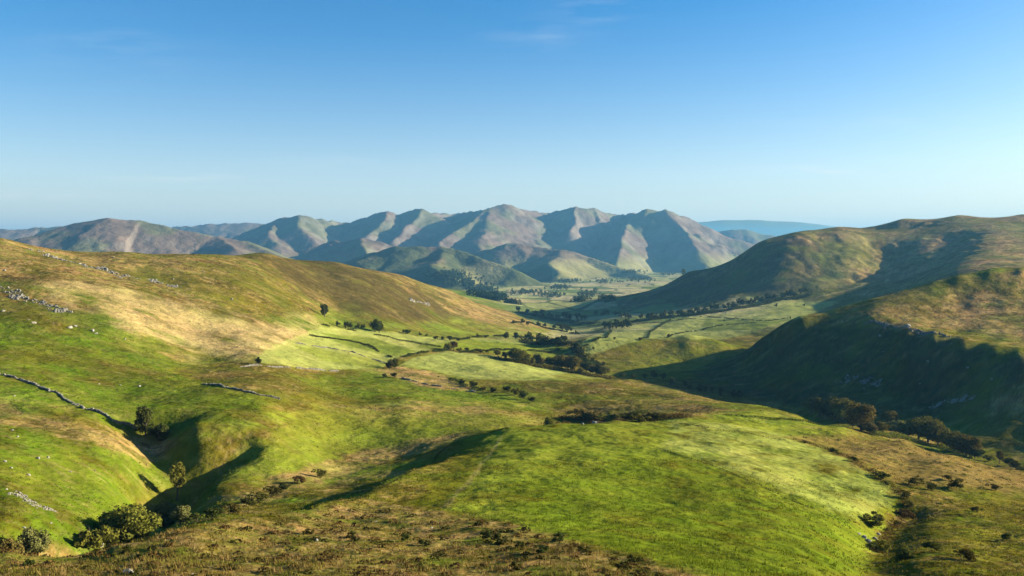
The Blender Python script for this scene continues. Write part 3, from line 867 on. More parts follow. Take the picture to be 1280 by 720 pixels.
T = {
 'round1': tree_proto('broadleaf_tree', 10, 4.3, 4.2, 5.6, 26, 6500, .23, LEAF['olive'], 1),
 'round2': tree_proto('broadleaf_tree', 10, 3.9, 4.4, 5.4, 22, 6000, .23, LEAF['olive'], 2),
 'round3': tree_proto('broadleaf_tree', 10, 4.6, 3.9, 5.8, 24, 6000, .24, LEAF['rust'], 3),
 'dark1': tree_proto('broadleaf_tree', 10, 4.2, 4.3, 5.5, 24, 5000, .26, LEAF['dark'], 4),
 'dark2': tree_proto('broadleaf_tree', 10, 3.3, 4.6, 5.3, 18, 4200, .26, LEAF['dark'], 5),
 'thin': tree_proto('hawthorn_tree', 10, 3.4, 3.8, 6.1, 13, 2600, .24, LEAF['olive'], 6, lobe_r=.42),
 'sallow': tree_proto('willow_bush', 5, 3.2, 2.4, 2.4, 20, 4600, .17, LEAF['grey'], 7, parts=('stem', 'foliage'), stems=3, limbs=3),
 'bigbush': tree_proto('bush', 6, 4.0, 3.0, 3.0, 34, 9500, .17, LEAF['olive'], 8, parts=('stem', 'foliage'), stems=3, limbs=3),
 'bush': tree_proto('bush', 3, 1.9, 1.4, 1.4, 16, 2200, .12, LEAF['dark'], 9, parts=('stem', 'foliage'), stems=2, limbs=3),
 'bush2': tree_proto('bush', 3, 2.1, 1.3, 1.35, 16, 2200, .12, LEAF['olive'], 10, parts=('stem', 'foliage'), stems=2, limbs=3),
 'bushr': tree_proto('bush', 3, 2.1, 1.3, 1.3, 15, 2000, .12, LEAF['rust'], 11, parts=('stem', 'foliage'), stems=2, limbs=3),
 'gorse': tree_proto('gorse_bush', 1.6, 1.1, .72, .72, 12, 1300, .075, LEAF['gorse'], 12, parts=('stem', 'foliage'), stems=2, limbs=3),
 'heather': tree_proto('heather_clump', .8, .75, .36, .34, 14, 1500, .045, LEAF['dark'], 13, parts=('stem', 'foliage'), stems=3, limbs=2),
 'conifer': conifer_proto('conifer', 14, 14),
 'far1': small_proto('broadleaf_tree', 10, 4.4, 4.2, 5.3, 12, 420, .62, LEAF['dark'], 15),
 'far2': small_proto('broadleaf_tree', 10, 3.7, 4.4, 5.3, 12, 380, .62, LEAF['olive'], 16),
 'far3': small_proto('broadleaf_tree', 10, 4.8, 3.9, 5.0, 12, 400, .62, LEAF['dark'], 17),
}
def put(proto, loc, scale, rz, tilt=(0, 0)):
    src = T[proto]
    r = src.copy(); scene.collection.objects.link(r)
    r.location = loc; r.rotation_euler = (tilt[0], tilt[1], rz); r.scale = scale if hasattr(scale, '__len__') else (scale,) * 3
    for ch in src.children:
        c = ch.copy(); scene.collection.objects.link(c); c.parent = r
    return r
PROTO_H = {'round1': 9.6, 'round2': 9.6, 'round3': 9.5, 'dark1': 9.6, 'dark2': 9.7, 'thin': 9.7, 'sallow': 4.7, 'bigbush': 5.9, 'bush': 2.75, 'bush2': 2.6,
           'bushr': 2.55, 'gorse': 1.42, 'heather': .7, 'conifer': 14, 'far1': 9.4, 'far2': 9.6, 'far3': 9.0}
ORD = ('leftmost second third fourth fifth sixth seventh eighth ninth tenth eleventh twelfth thirteenth fourteenth fifteenth sixteenth '
       'seventeenth eighteenth nineteenth twentieth').split()
def ordinal(i, n):
    if i == 0: return 'leftmost'
    if i == n - 1: return 'rightmost'
    if n == 3: return 'middle'
    if i >= n / 2 and n > 4:
        j = n - 1 - i
        return ORD[j] + ' from right'
    return ORD[i] + ' from left'
rr_ = random.Random(3)
def cluster(where, noun, cat, group, items, ymin=14, ymax=12000, k=1.0, wide=1.0):
    """items: (px, py of the foot, height in rows of the picture, kind); where: how one finds the row"""
    items = sorted(items, key=lambda q: q[0])
    n = len(items)
    out = []
    for i, (px, py, hpx, kind) in enumerate(items):
        g = ground(px, py, ymin, ymax)
        h = hpx * k * rr_.uniform(.85, 1.15) / FPX * g.y
        s = h / PROTO_H[kind]
        wob = wide * rr_.uniform(.88, 1.15)
        o = put(kind, g - Vector((0, 0, .02 * h)), (s * wob, s * wob, s), rr_.uniform(0, 6.28), (rr_.uniform(-.05, .05), rr_.uniform(-.05, .05)))
        adj = {'round1': 'olive green', 'round2': 'olive green', 'round3': 'rust brown', 'dark1': 'dark green', 'dark2': 'dark green', 'thin': 'thin olive',
               'sallow': 'grey-green', 'bigbush': 'olive green', 'bush': 'dark green', 'bush2': 'olive', 'bushr': 'brown', 'gorse': 'dark', 'heather': 'dark',
               'conifer': 'dark', 'far1': 'dark', 'far2': 'olive', 'far3': 'dark'}[kind]
        label = f'{adj} {noun}, {ordinal(i, n)} {where}' if n > 1 else f'{adj} {noun} {where}'
        tag(o, label, cat, group if n > 1 else None)
        out.append(o)
    return out
def one(px, py, hpx, kind, label, cat, group=None, ymin=14, ymax=12000, wide=1.0, Y=None):
    if Y is None: g = ground(px, py, ymin, ymax)
    else:
        x = float(x_over_y(px, py) * Y); g = Vector((x, Y, hz(x, Y)))
    s = hpx / FPX * g.y / PROTO_H[kind]
    o = put(kind, g - Vector((0, 0, .015 * s * PROTO_H[kind])), (s * wide, s * wide, s), rr_.uniform(0, 6.28))
    return tag(o, label, cat, group)
def scatter_line(pts, n, h0, h1, kinds, jx=4, jy=2):
    xs = [p[0] for p in pts]; out = []
    L = [0]
    for a, b in zip(pts[:-1], pts[1:]): L.append(L[-1] + math.hypot(b[0] - a[0], b[1] - a[1]))
    for i in range(n):
        s = L[-1] * (i + rr_.uniform(.1, .9)) / n
        px = np.interp(s, L, xs) + rr_.uniform(-jx, jx); py = np.interp(s, L, [p[1] for p in pts]) + rr_.uniform(-jy, jy)
        out.append((float(px), float(py), rr_.uniform(h0, h1), rr_.choice(kinds)))
    return out

# --- the gully on the left
one(155, 684, 54, 'bigbush', 'large round olive bush standing in the dark gully mouth', 'bush', ymin=100, wide=1.2)
one(120, 690, 40, 'bush2', 'small olive bush leaning against the left of the large round gully bush', 'bush', ymin=100)
one(204, 660, 36, 'sallow', 'pale grey-green willow bush right of the large round gully bush', 'bush', ymin=105)
one(226, 655, 24, 'sallow', 'low grey-green willow bush at the sunny foot of the bank', 'bush', ymin=110)
one(222, 625, 48, 'thin', 'slender olive tree with thin crown rising from the gully shade', 'tree', ymin=120, wide=.8)
one(182, 545, 44, 'dark2', 'dark bare-topped tree at the head of the gully by the wall', 'tree', wide=.8)
one(196, 552, 26, 'bush', 'dark low bush at the foot of the bare-topped gully tree', 'bush')
one(38, 700, 42, 'sallow', 'pale feathery bush at the gully mouth on the far left', 'bush', ymin=98, wide=.8)
one(8, 702, 30, 'bushr', 'low brown bush cut by the left edge of the picture', 'bush', ymin=98)
cluster('on the bracken bank above the gully shade', 'bush', 'bush', 'bushes on the bracken bank', [(246, 652, 12, 'gorse'), (268, 648, 15, 'bush'), (288, 643, 13, 'gorse'), (308, 634, 16, 'bush'), (322, 628, 12, 'gorse'), (340, 620, 13, 'gorse'), (356, 613, 11, 'bush'), (374, 604, 10, 'bushr'), (398, 596, 9, 'gorse')], 88, 300, 1.0, 1.35)
# --- middle ground
one(323, 456, 10, 'dark1', 'small round dark tree alone in the pale field', 'tree')
cluster('of the pair at the corner of the pale fields', 'tree', 'tree', 'pair of trees at the field corner', [(487, 462, 14, 'dark1'), (494, 461, 14, 'round1')], 400, 1000)
one(492, 472, 7, 'bush', 'low scrub below the pair of trees at the field corner', 'bush', ymin=400)
one(480, 472, 6, 'bush', 'small dark bush on the wall above the tan field', 'bush', ymin=400)
one(686, 520, 18, 'round2', 'round green tree on the crest behind the bright knoll', 'tree', Y=345, wide=1.1)
one(707, 524, 16, 'bushr', 'brown bush beside the round green tree behind the knoll', 'bush', Y=340, wide=1.2)
cluster('of the scrub along the knoll crest', 'bush', 'bush', 'scrub bushes along the knoll crest',
        [(725, 524, 11, 'bushr'), (742, 525, 10, 'bushr'), (758, 525, 10, 'bush2'), (772, 525, 9, 'bushr'), (788, 526, 11, 'bush'), (804, 526, 11, 'bush2'), (820, 525, 9, 'bush')], 250, 480, 1.1, 1.9)
cluster('in the wet hollow beyond the tan field', 'bush', 'bush', 'bushes in the hollow beyond the tan field',
        [(578, 481, 7, 'bush'), (592, 484, 9, 'bush'), (604, 488, 7, 'bush2'), (617, 491, 9, 'bush'), (633, 490, 8, 'bush'), (645, 494, 10, 'bush2'), (655, 499, 12, 'bush'), (664, 503, 8, 'bush')], 350, 800)
# trees along the stream below the pale field
cluster('in the left clump by the valley stream', 'tree', 'tree', 'left clump of trees by the stream',
        [(622, 446, 9, 'round3'), (631, 448, 8, 'round2'), (641, 450, 12, 'dark1'), (649, 453, 15, 'round1'), (657, 455, 13, 'round1'), (664, 457, 10, 'round2'), (672, 456, 15, 'dark2'), (676, 457, 9, 'round3')], 550, 1300, 1.15, 1.25)
cluster('in the right clump by the valley stream', 'tree', 'tree', 'right clump of trees by the stream',
        [(685, 457, 11, 'dark1'), (693, 461, 11, 'dark1'), (702, 461, 16, 'round1'), (710, 462, 19, 'round1'), (717, 465, 16, 'round2'), (726, 468, 8, 'round3'), (733, 466, 16, 'dark1'), (741, 469, 12, 'round3'), (749, 471, 14, 'dark1'), (756, 471, 12, 'round3')], 550, 1300, 1.15, 1.25)
cluster('in the shade below the steep dark slope', 'tree', 'tree', 'trees below the dark slope',
        [(778, 473, 8, 'far1'), (792, 474, 8, 'far1'), (806, 474, 9, 'far3'), (818, 474, 11, 'far1'), (829, 475, 10, 'far3')], 600, 1300)
cluster('of the streamside thicket beyond the knoll', 'tree', 'tree', 'thicket behind the brown strip',
        scatter_line([(838, 482), (880, 490), (930, 500)], 9, 9, 14, ['dark1', 'dark2'], 2, 1), 480, 900)
cluster('in the row between pale field and hill foot', 'bush', 'bush', 'bushes between pale field and hill foot',
        [(560, 438, 9, 'bushr'), (567, 438, 11, 'round3'), (574, 439, 6, 'bush2'), (583, 439, 5, 'bush'), (600, 441, 5, 'bush2'), (609, 441, 5, 'bush')], 550, 1300)
cluster('on the green foot of the left hill', 'tree', 'tree', 'trees at the green hill foot',
        [(597, 421, 5, 'far1'), (607, 423, 4, 'far1'), (632, 424, 8, 'dark1'), (645, 424, 9, 'dark2'), (651, 424, 6, 'far2')], 800, 1600)
cluster('in the dark thicket under the brown hillside', 'tree', 'tree', 'thicket under the brown hillside',
        [(406, 396, 18, 'dark2'), (422, 408, 9, 'far1'), (432, 411, 9, 'far3'), (438, 411, 10, 'far1'), (446, 412, 8, 'far1'), (453, 413, 10, 'far3'), (469, 415, 16, 'dark1'), (474, 416, 14, 'dark1')], 600, 1300)
cluster('along the top edge of the upper pale fields', 'bush', 'bush', 'bushes above the upper pale fields',
        scatter_line([(497, 415), (520, 420), (545, 425), (580, 427)], 8, 4, 7, ['bush', 'far1'], 3, 1), 600, 1300)
# --- valley mouth
cluster('in the dark grove where the valley narrows', 'tree', 'tree', 'dark grove in the valley narrows',
        scatter_line([(658, 427), (680, 430), (705, 430)], 13, 9, 13, ['far1', 'far3'], 3, 2), 900, 2600)
cluster('in the grove left of the pale right field', 'tree', 'tree', 'grove beside the pale right field',
        scatter_line([(752, 412), (770, 411), (790, 410)], 10, 9, 13, ['far1', 'far3'], 3, 2), 900, 2600)
cluster('in the line at the tip of the left hill', 'tree', 'tree', 'line of trees at the hill tip',
        scatter_line([(694, 408), (706, 412), (716, 415)], 7, 5, 8, ['far1', 'far3'], 2, 1), 1000, 2800)
cluster('in the wooded belt beyond the hill tip', 'tree', 'tree', 'wooded belt beyond the hill tip',
        scatter_line([(650, 392), (668, 395), (690, 398), (710, 402), (735, 402)], 18, 6, 10, ['far1', 'far3', 'far2'], 3, 3), 1500, 3600)
cluster('at the foot of the great dark slope', 'tree', 'tree', 'trees at the foot of the great right slope',
        scatter_line([(742, 398), (764, 393), (790, 400)], 9, 6, 9, ['far1', 'far3'], 3, 2), 1100, 3000)
cluster('in the lower tree belt above the pale field', 'tree', 'tree', 'near stretch of the tree belt',
        scatter_line([(800, 401), (830, 397), (862, 394), (885, 391)], 18, 7, 10, ['far1', 'far3', 'far1'], 2, 1.5), 1000, 2600)
cluster('in the upper tree belt above the pale field', 'tree', 'tree', 'upper stretch of the tree belt',
        scatter_line([(890, 389), (920, 385), (950, 379), (985, 373), (1010, 368)], 20, 7, 11, ['far1', 'far3', 'far1'], 2, 2), 1000, 2600)
cluster('in the pale right field and along its walls', 'tree', 'tree', 'single trees in the pale right field',
        [(742, 437, 5, 'far1'), (768, 425, 5, 'far3'), (836, 422, 5, 'far1'), (970, 384, 6, 'far1'), (1005, 383, 4, 'far1'), (905, 402, 3, 'far1'), (988, 399, 4, 'far2')], 800, 2200)
# --- the stream valley on the right, behind the bracken
cluster('in the clump where the right stream bends', 'tree', 'tree', 'clump at the bend of the right stream',
        [(1014, 516, 16, 'round3'), (1024, 520, 19, 'round2'), (1034, 522, 17, 'dark1'), (1044, 523, 20, 'dark1'), (1056, 526, 30, 'round1'), (1050, 528, 18, 'round2'), (1066, 534, 16, 'dark1'), (1076, 538, 27, 'round3')], 380, 620, 1.2, 1.25)
cluster('in the row below the lit right meadow', 'tree', 'tree', 'row of trees below the right meadow',
        [(1085, 541, 12, 'sallow'), (1100, 543, 14, 'round2'), (1112, 532, 18, 'round3'), (1122, 543, 13, 'sallow'), (1135, 546, 18, 'round1'), (1148, 550, 24, 'round2'), (1160, 553, 25, 'round1'), (1172, 556, 22, 'round1'), (1184, 560, 20, 'round2'), (1196, 565, 22, 'round1'), (1208, 570, 21, 'round1'), (1219, 573, 15, 'dark1')], 330, 600, 1.25, 1.45)
cluster('at the right end of the row', 'bush', 'bush', 'scrub at the right end of the row',
        [(1236, 577, 10, 'bush2'), (1249, 580, 17, 'thin'), (1259, 582, 11, 'bush'), (1270, 586, 12, 'bush'), (1278, 590, 9, 'bush2')], 300, 600)
# --- edge of the bright knoll
cluster('on the right edge of the knoll field', 'gorse bush', 'bush', 'gorse along the edge of the knoll field',
        [(1006, 554, 5, 'gorse'), (1041, 565, 7, 'gorse'), (1046, 568, 5, 'gorse'), (1066, 577, 10, 'gorse'), (1094, 595, 7, 'gorse'), (1101, 598, 12, 'gorse'), (1106, 606, 8, 'gorse'), (1128, 622, 15, 'gorse'), (1136, 633, 9, 'gorse'), (1131, 646, 14, 'bushr'), (1119, 656, 9, 'gorse'), (1111, 664, 7, 'gorse')], 90, 320, .72, 1.7)
cluster('in the rough ground right of the knoll field', 'bush', 'bush', 'bushes in the rough right ground',
        [(1090, 655, 20, 'bush2'), (1102, 690, 24, 'bush2'), (1130, 700, 20, 'gorse'), (1145, 606, 12, 'gorse'), (1160, 612, 12, 'gorse'), (1196, 610, 13, 'gorse'), (1183, 600, 8, 'gorse'), (1222, 640, 10, 'gorse'), (1168, 690, 16, 'gorse'), (1205, 700, 16, 'gorse'), (1240, 612, 9, 'gorse'), (1262, 676, 14, 'gorse')], 60, 320, .8, 1.6)
# --- foreground heather clumps one can pick out
cluster('among the foreground heather', 'heather clump', 'heather clump', 'heather clumps in the foreground',
        [(35, 708, 12, 'heather'), (160, 690, 9, 'heather'), (178, 698, 8, 'heather'), (290, 712, 9, 'heather'), (384, 668, 8, 'heather'), (440, 672, 7, 'heather'), (505, 676, 10, 'heather'), (530, 682, 8, 'heather'),
         (608, 674, 11, 'heather'), (625, 679, 12, 'heather'), (648, 684, 9, 'heather'), (676, 692, 12, 'heather'), (700, 676, 9, 'heather'), (730, 690, 10, 'heather'), (645, 712, 11, 'heather'), (790, 702, 9, 'heather')], 20, 150, .9, 1.3)

# ------------------------------------------------------------------ stone
def stone_mat(name, c1, c2, sc=3.0):
    m, nt, b = node_mat(name)
    L = nt.links.new
    geo = nt.nodes.new('ShaderNodeNewGeometry')
    n1 = nt.nodes.new('ShaderNodeTexNoise'); n1.inputs['Scale'].default_value = sc; n1.inputs['Detail'].default_value = 6
    L(geo.outputs['Position'], n1.inputs['Vector'])
    ad = nt.nodes.new('ShaderNodeMath'); ad.operation = 'MULTIPLY_ADD'; ad.inputs[1].default_value = .4; ad.inputs[2].default_value = -.2
    L(geo.outputs['Random Per Island'], ad.inputs[0])
    a2 = nt.nodes.new('ShaderNodeMath'); a2.operation = 'ADD'; L(n1.outputs[0], a2.inputs[0]); L(ad.outputs[0], a2.inputs[1])
    r = nt.nodes.new('ShaderNodeValToRGB')
    r.color_ramp.elements[0].position = .3; r.color_ramp.elements[1].position = .7
    r.color_ramp.elements[0].color = (*c1, 1); r.color_ramp.elements[1].color = (*c2, 1)
    L(a2.outputs[0], r.inputs[0]); L(r.outputs[0], b.inputs['Base Color'])
    bp = nt.nodes.new('ShaderNodeBump'); bp.inputs['Distance'].default_value = .08; L(n1.outputs[0], bp.inputs['Height']); L(bp.outputs[0], b.inputs['Normal'])
    return m
M_PALE = stone_mat('pale_rock', (.075, .07, .058), (.25, .23, .195))
M_GREY = stone_mat('lichened_stone', (.08, .075, .062), (.27, .25, .21))

def rock_arrays(r, size, squash=.6, subdiv=2):
    bm = bmesh.new(); bmesh.ops.create_icosphere(bm, subdivisions=subdiv, radius=1)
    V = np.array([v.co[:] for v in bm.verts]); F = np.array([[v.index for v in f.verts] for f in bm.faces]); bm.free()
    for _ in range(7):                     # chop flat faces so that it breaks like stone
        n = r.normal(0, 1, 3); n /= np.linalg.norm(n); d = r.uniform(.45, .85)
        k = V @ n - d
        V = V - np.where(k > 0, k, 0)[:, None] * n
    V = V * (1 + .10 * r.normal(0, 1, (len(V), 1)))
    V = V * np.array([r.uniform(.8, 1.4), r.uniform(.7, 1.1), squash]) * size
    return V, F
BOULDER = []
for i in range(6):
    r = np.random.default_rng(100 + i)
    V, F = rock_arrays(r, 1.0, r.uniform(.55, .8), 2)
    me_o = mesh_np('boulder', V, F.ravel(), [3] * len(F), M_PALE, None, False); unlink(me_o); BOULDER.append(me_o)
def boulders(where, items, group, adj='pale', ymin=14, ymax=12000):
    items = sorted(items); n = len(items)
    for i, (px, py, w) in enumerate(items):
        g = ground(px, py, ymin, ymax)
        s = w / FPX * g.y * .5 * rr_.uniform(.55, .95)
        o = BOULDER[rr_.randrange(6)].copy(); scene.collection.objects.link(o)
        o.location = g + Vector((0, 0, s * .12)); o.scale = (s, s, s); o.rotation_euler = (rr_.uniform(-.2, .2), rr_.uniform(-.2, .2), rr_.uniform(0, 6.28))
        tag(o, (f'{adj} boulder, {ordinal(i, n)} {where}' if n > 1 else f'{adj} boulder {where}'), 'boulder', group if n > 1 else None)
boulders('on the green bank left of the gully', [(6, 577, 7), (14, 585, 6), (16, 538, 5), (48, 573, 7), (60, 572, 5), (36, 594, 5), (22, 546, 4), (88, 590, 5), (118, 588, 4), (46, 672, 8), (30, 660, 6), (64, 654, 5), (8, 612, 5)], 'boulders on the green bank', ymin=100, ymax=330)
boulders('scattered over the vivid green left hillside', [(14, 450, 4), (18, 495, 4), (42, 404, 6), (66, 404, 4), (88, 410, 7), (94, 408, 5), (116, 414, 9), (120, 417, 8), (124, 480, 5), (150, 482, 4), (156, 424, 4), (174, 483, 5), (36, 400, 4)], 'boulders on the left hillside', ymin=250, ymax=800)
boulders('along the skyline moor of the left hill', [(6, 338, 5), (60, 318, 6), (70, 322, 7), (4, 389, 5), (100, 330, 5), (142, 322, 4), (290, 374, 4), (254, 340, 4), (216, 349, 5)], 'boulders on the left moor', ymin=400, ymax=1300)
boulders('at the rocky stream corner right of the knoll', [(1080, 672, 10), (1086, 678, 14), (1093, 674, 9), (1088, 684, 10), (1160, 683, 12), (1168, 685, 8), (1098, 668, 7), (1074, 668, 7)], 'boulders at the stream corner', ymin=60, ymax=250)
boulders('in the foreground turf', [(150, 713, 10), (160, 716, 14), (168, 713, 8), (198, 716, 9), (125, 682, 12), (136, 681, 8), (240, 718, 8), (540, 660, 6), (586, 671, 6), (396, 676, 8), (470, 652, 5), (728, 525, 9), (744, 526, 12)], 'stones in the foreground turf', ymin=20, ymax=330)
boulders('on the shaded right slope', [(1044, 478, 5), (1060, 470, 7), (1068, 474, 6), (1100, 420, 6), (1135, 408, 8), (1160, 452, 6), (1210, 460, 8), (1190, 430, 6), (1240, 474, 6), (1080, 486, 5), (1104, 440, 5), (1150, 480, 5)], 'rocks on the shaded right slope', 'grey', 480, 900)

def blocks(x, y, size, seed):
    e, i = cells(x, y, size, seed)
    return i * smooth(0, size * .16, e)
def outcrop(label, pts, w, amp, ymin=14, ymax=12000, mat=None, cover=.5, seed=None):
    """one crag: a sheet of blocky rock under the turf that breaks through it in ledges; w, amp in picture rows"""
    seed = seed or int(pts[0][0] * 7 + pts[0][1])
    P = np.array([ground(px, py, ymin, ymax) for px, py in pts])
    Ym = P[:, 1].mean(); wm = w / FPX * Ym; am = amp / FPX * Ym
    lo = P[:, :2].min(0) - wm * 1.5; hi = P[:, :2].max(0) + wm * 1.5
    st = max(am * .22, max(hi - lo) / 330)
    gx, gy = np.meshgrid(np.arange(lo[0], hi[0], st), np.arange(lo[1], hi[1], st))
    d, _, _, _ = seg_dist(gx, gy, [tuple(p) for p in P])
    d = d + wm * .5 * fbm(gx, gy, wm * 1.2, 3, seed)
    m = smooth(wm * 1.1, wm * .2, d)
    k = .55 * blocks(gx + .2 * gy, gy * 1.6, am * 2.6, seed) + .45 * blocks(gx, gy * 1.3 + .3 * gx, am * 1.1, seed + 1) + .22 * fbm(gx, gy, am * .8, 3, seed + 2)
    patch = fbm(gx, gy, wm * .9, 3, seed + 5)
    z = height(gx, gy) + am * (m * (k * 1.9 + .35 * patch) - 1.0 + (cover - .5) * .6) - am * 1.5 * (1 - m)
    nr, nc = gx.shape
    idx = np.arange(nr * nc).reshape(nr, nc)
    q = np.stack([idx[:-1, :-1], idx[:-1, 1:], idx[1:, 1:], idx[1:, :-1]], -1).reshape(-1, 4)
    org = P[0]
    V = np.stack([gx, gy, z], -1).reshape(-1, 3) - org
    inside = (d < wm * 1.15).ravel()
    q = q[inside[q].any(1)]
    used = np.unique(q); mp = np.zeros(len(V), int); mp[used] = np.arange(len(used))
    o = mesh_np('rock_outcrop', V[used], mp[q].ravel(), [4] * len(q), mat or M_GREY, None, False)
    o.location = org
    return tag(o, label, 'rock outcrop')
outcrop('long pale crag breaking through the left hillside at the picture edge', [(-6, 360), (20, 368), (45, 378), (78, 390)], 22, 4, 250, 900, M_PALE, .42)
outcrop('broken crag below the skyline of the left hill', [(50, 314), (90, 328), (125, 336), (168, 348)], 22, 3.2, 400, 1100, M_PALE, .35)
outcrop('low scattered ledge on the flank of the left hill', [(185, 350), (205, 355), (225, 360)], 16, 2.6, 400, 1100, M_PALE, .35)
outcrop('pale quarried scar on the brown shoulder of the left hill', [(512, 375), (526, 378), (536, 380)], 6, 3, 700, 2000, M_PALE, .8)
outcrop('grey scree patch on the green bank above the gully mouth', [(20, 616), (36, 626), (62, 638)], 22, 2.2, 90, 260, M_PALE, .5)
outcrop('dark crag on the shoulder of the near right hill', [(1082, 402), (1110, 408), (1140, 412), (1180, 420)], 12, 3.2, 520, 900, M_GREY, .8)
outcrop('shadowed crag low on the near right hill', [(1040, 482), (1070, 472), (1100, 480)], 16, 3.2, 480, 900, M_GREY, .6)
outcrop('ragged rocks on the lit meadow below the right hill', [(1165, 508), (1190, 502), (1215, 496)], 9, 3.5, 420, 800, M_GREY, .7)

# dry stone walls, partly fallen
def on_ground_line(pts, step, ymin=14, ymax=12000):
    P = [ground(px, py, ymin, ymax) for px, py in pts]
    out = []
    for a, b in zip(P[:-1], P[1:]):
        n = max(1, int((b - a).length / step))
        for i in range(n):
            q = a.lerp(b, i / n); out.append((q.x, q.y))
    A = np.array(out)
    z = height(A[:, 0], A[:, 1])
    return np.column_stack([A, z])
def stone_wall(label, pts, h=1.1, gap=.25, seed=0, ymin=14, ymax=12000):
    r = np.random.default_rng(seed)
    L = on_ground_line(pts, .42, ymin, ymax)
    wob = np.array([fbm(L[:, 0], L[:, 1], 14, 2, seed), fbm(L[:, 0], L[:, 1], 14, 2, seed + 9)]).T
    L[:, :2] += wob * .5
    keep = fbm(L[:, 0], L[:, 1], 9, 3, seed + 3)
    org = L[0].copy(); Vs, Fs, off = [], [], 0
    box = np.array([[-1,-1,-1],[1,-1,-1],[1,1,-1],[-1,1,-1],[-1,-1,1],[1,-1,1],[1,1,1],[-1,1,1]], float)
    BF = np.array([[0,3,2,1],[4,5,6,7],[0,1,5,4],[1,2,6,5],[2,3,7,6],[3,0,4,7]])
    for i in range(len(L) - 1):
        t = L[i + 1] - L[i]; t /= np.linalg.norm(t) + 1e-9; nrm = np.array([-t[1], t[0], 0])
        if keep[i] < -.28: continue
        hh = h * .65 * np.clip(.55 + keep[i] * 1.3, 0.1, 1.0)
        z = -.1
        while z < hh:
            s = np.array([r.uniform(.14, .36), r.uniform(.12, .3), r.uniform(.09, .19)])
            B = box * s * (1 + r.uniform(-.18, .18, (8, 3)))
            a = r.normal(0, .25); c, d = math.cos(a), math.sin(a)
            lx = B[:, 0] * c - B[:, 1] * d; ly = B[:, 0] * d + B[:, 1] * c
            sc_ = .25 if hh > .3 * h else .8
            Vs.append(L[i] - org + lx[:, None] * t + ly[:, None] * nrm + np.outer(B[:, 2] + z + .12, [0, 0, 1]) + nrm * r.normal(0, sc_ * .5))
            Fs.append(BF + off); off += 8
            z += r.uniform(.24, .36)
    o = mesh_np('stone_wall', np.concatenate(Vs), np.concatenate(Fs).ravel(), [4] * sum(len(f) for f in Fs), M_GREY, None, False)
    o.location = org
    return tag(o, label, 'wall', 'old drystone walls')
stone_wall('tumbledown stone wall running down the left hillside to the gully tree', [(-30, 462), (8, 469), (40, 480), (75, 494), (105, 511), (140, 527), (160, 531), (172, 538)], 1.15, seed=11, ymin=200, ymax=500)
stone_wall('low broken stone wall below the olive slope in the middle left', [(255, 480), (280, 484), (300, 488), (325, 494), (352, 500)], .9, seed=21, ymin=250, ymax=600)
stone_wall('stone wall along the bottom of the pale field beside the lone round tree', [(300, 459), (340, 459), (380, 461), (402, 463), (424, 464)], 1.2, seed=31, ymin=400, ymax=800)
stone_wall('stone wall slanting down between the two large pale fields', [(368, 429), (410, 435), (440, 440), (470, 450), (487, 456)], 1.3, seed=41, ymin=450, ymax=1000)
stone_wall('wall round the bottom of the tan field', [(500, 472), (540, 482), (568, 487), (595, 490)], 1.2, seed=51, ymin=300, ymax=800)

# hedges and rough banks: leafy strips that thin out and break
def hedge(label, pts, h, w, kind, seed, dens=14, name='hedge', cat='hedge', group='field hedges', ymin=14, ymax=12000, leaf=.3, thresh=-.25):
    r = np.random.default_rng(seed)
    L = on_ground_line(pts, .5, ymin, ymax)
    k = fbm(L[:, 0], L[:, 1], 22, 3, seed)
    ok = np.nonzero(k > thresh)[0]
    idx = r.choice(ok, size=int(len(ok) * dens))
    hh = h * np.clip(.75 + .6 * k[idx], .3, 1.5)
    P = L[idx] + np.column_stack([r.normal(0, w * .45, len(idx)), r.normal(0, w * .45, len(idx)), hh * r.random(len(idx)) ** .7])
    N = np.column_stack([r.normal(0, 1, len(idx)), r.normal(0, 1, len(idx)), np.full(len(idx), .6)])
    v = leaf_quads(P - L[0], N, leaf, r)
    o = mesh_np(name, v, np.arange(len(v)), [4] * (len(v) // 4), LEAF[kind], None, False)
    o.location = L[0]
    return tag(o, label, cat, group)
hedge('gappy hedge along the top of the upper pale field', [(402, 406), (440, 413), (478, 420), (515, 428), (552, 434)], 1.8, 1.2, 'dark', 1, ymin=500, ymax=1400)
hedge('hedge dividing the two upper pale fields on a slant', [(388, 420), (420, 424), (450, 429), (475, 441), (490, 447)], 1.6, 1.2, 'dark', 2, ymin=500, ymax=1400)
hedge('short hedge climbing from the field corner trees', [(505, 447), (525, 442), (545, 440), (562, 438)], 2.2, 1.4, 'dark', 3, ymin=500, ymax=1400)
hedge('rough hedge bounding the lowest pale field on its lower side', [(548, 472), (575, 480), (595, 487), (612, 490)], 2.0, 1.8, 'dark', 4, ymin=350, ymax=900)
hedge('dark wall-side hedge curving through the pale right field', [(875, 396), (900, 397), (930, 400), (960, 401), (985, 398), (1000, 397)], 2.2, 1.6, 'dark', 5, ymin=900, ymax=2000)
hedge('hedge along the lower edge of the pale right field', [(800, 426), (840, 419), (880, 412), (910, 406), (945, 404)], 2.0, 1.6, 'dark', 6, ymin=800, ymax=1800)
hedge('hedge between the pale right field and the tree belt', [(752, 412), (790, 406), (830, 403), (870, 399)], 2.0, 1.8, 'dark', 7, ymin=900, ymax=2400)
hedge('hedge behind the green strip right of the knoll crest', [(905, 519), (940, 522), (985, 525), (1015, 529), (1045, 535)], .9, .8, 'dark', 8, ymin=270, ymax=480, leaf=.16)
hedge('dark streamside scrub line below the lit right meadow', [(1185, 545), (1210, 543), (1240, 550), (1262, 552), (1300, 560)], 3.0, 3.0, 'dark', 9, dens=16, ymin=400, ymax=800)
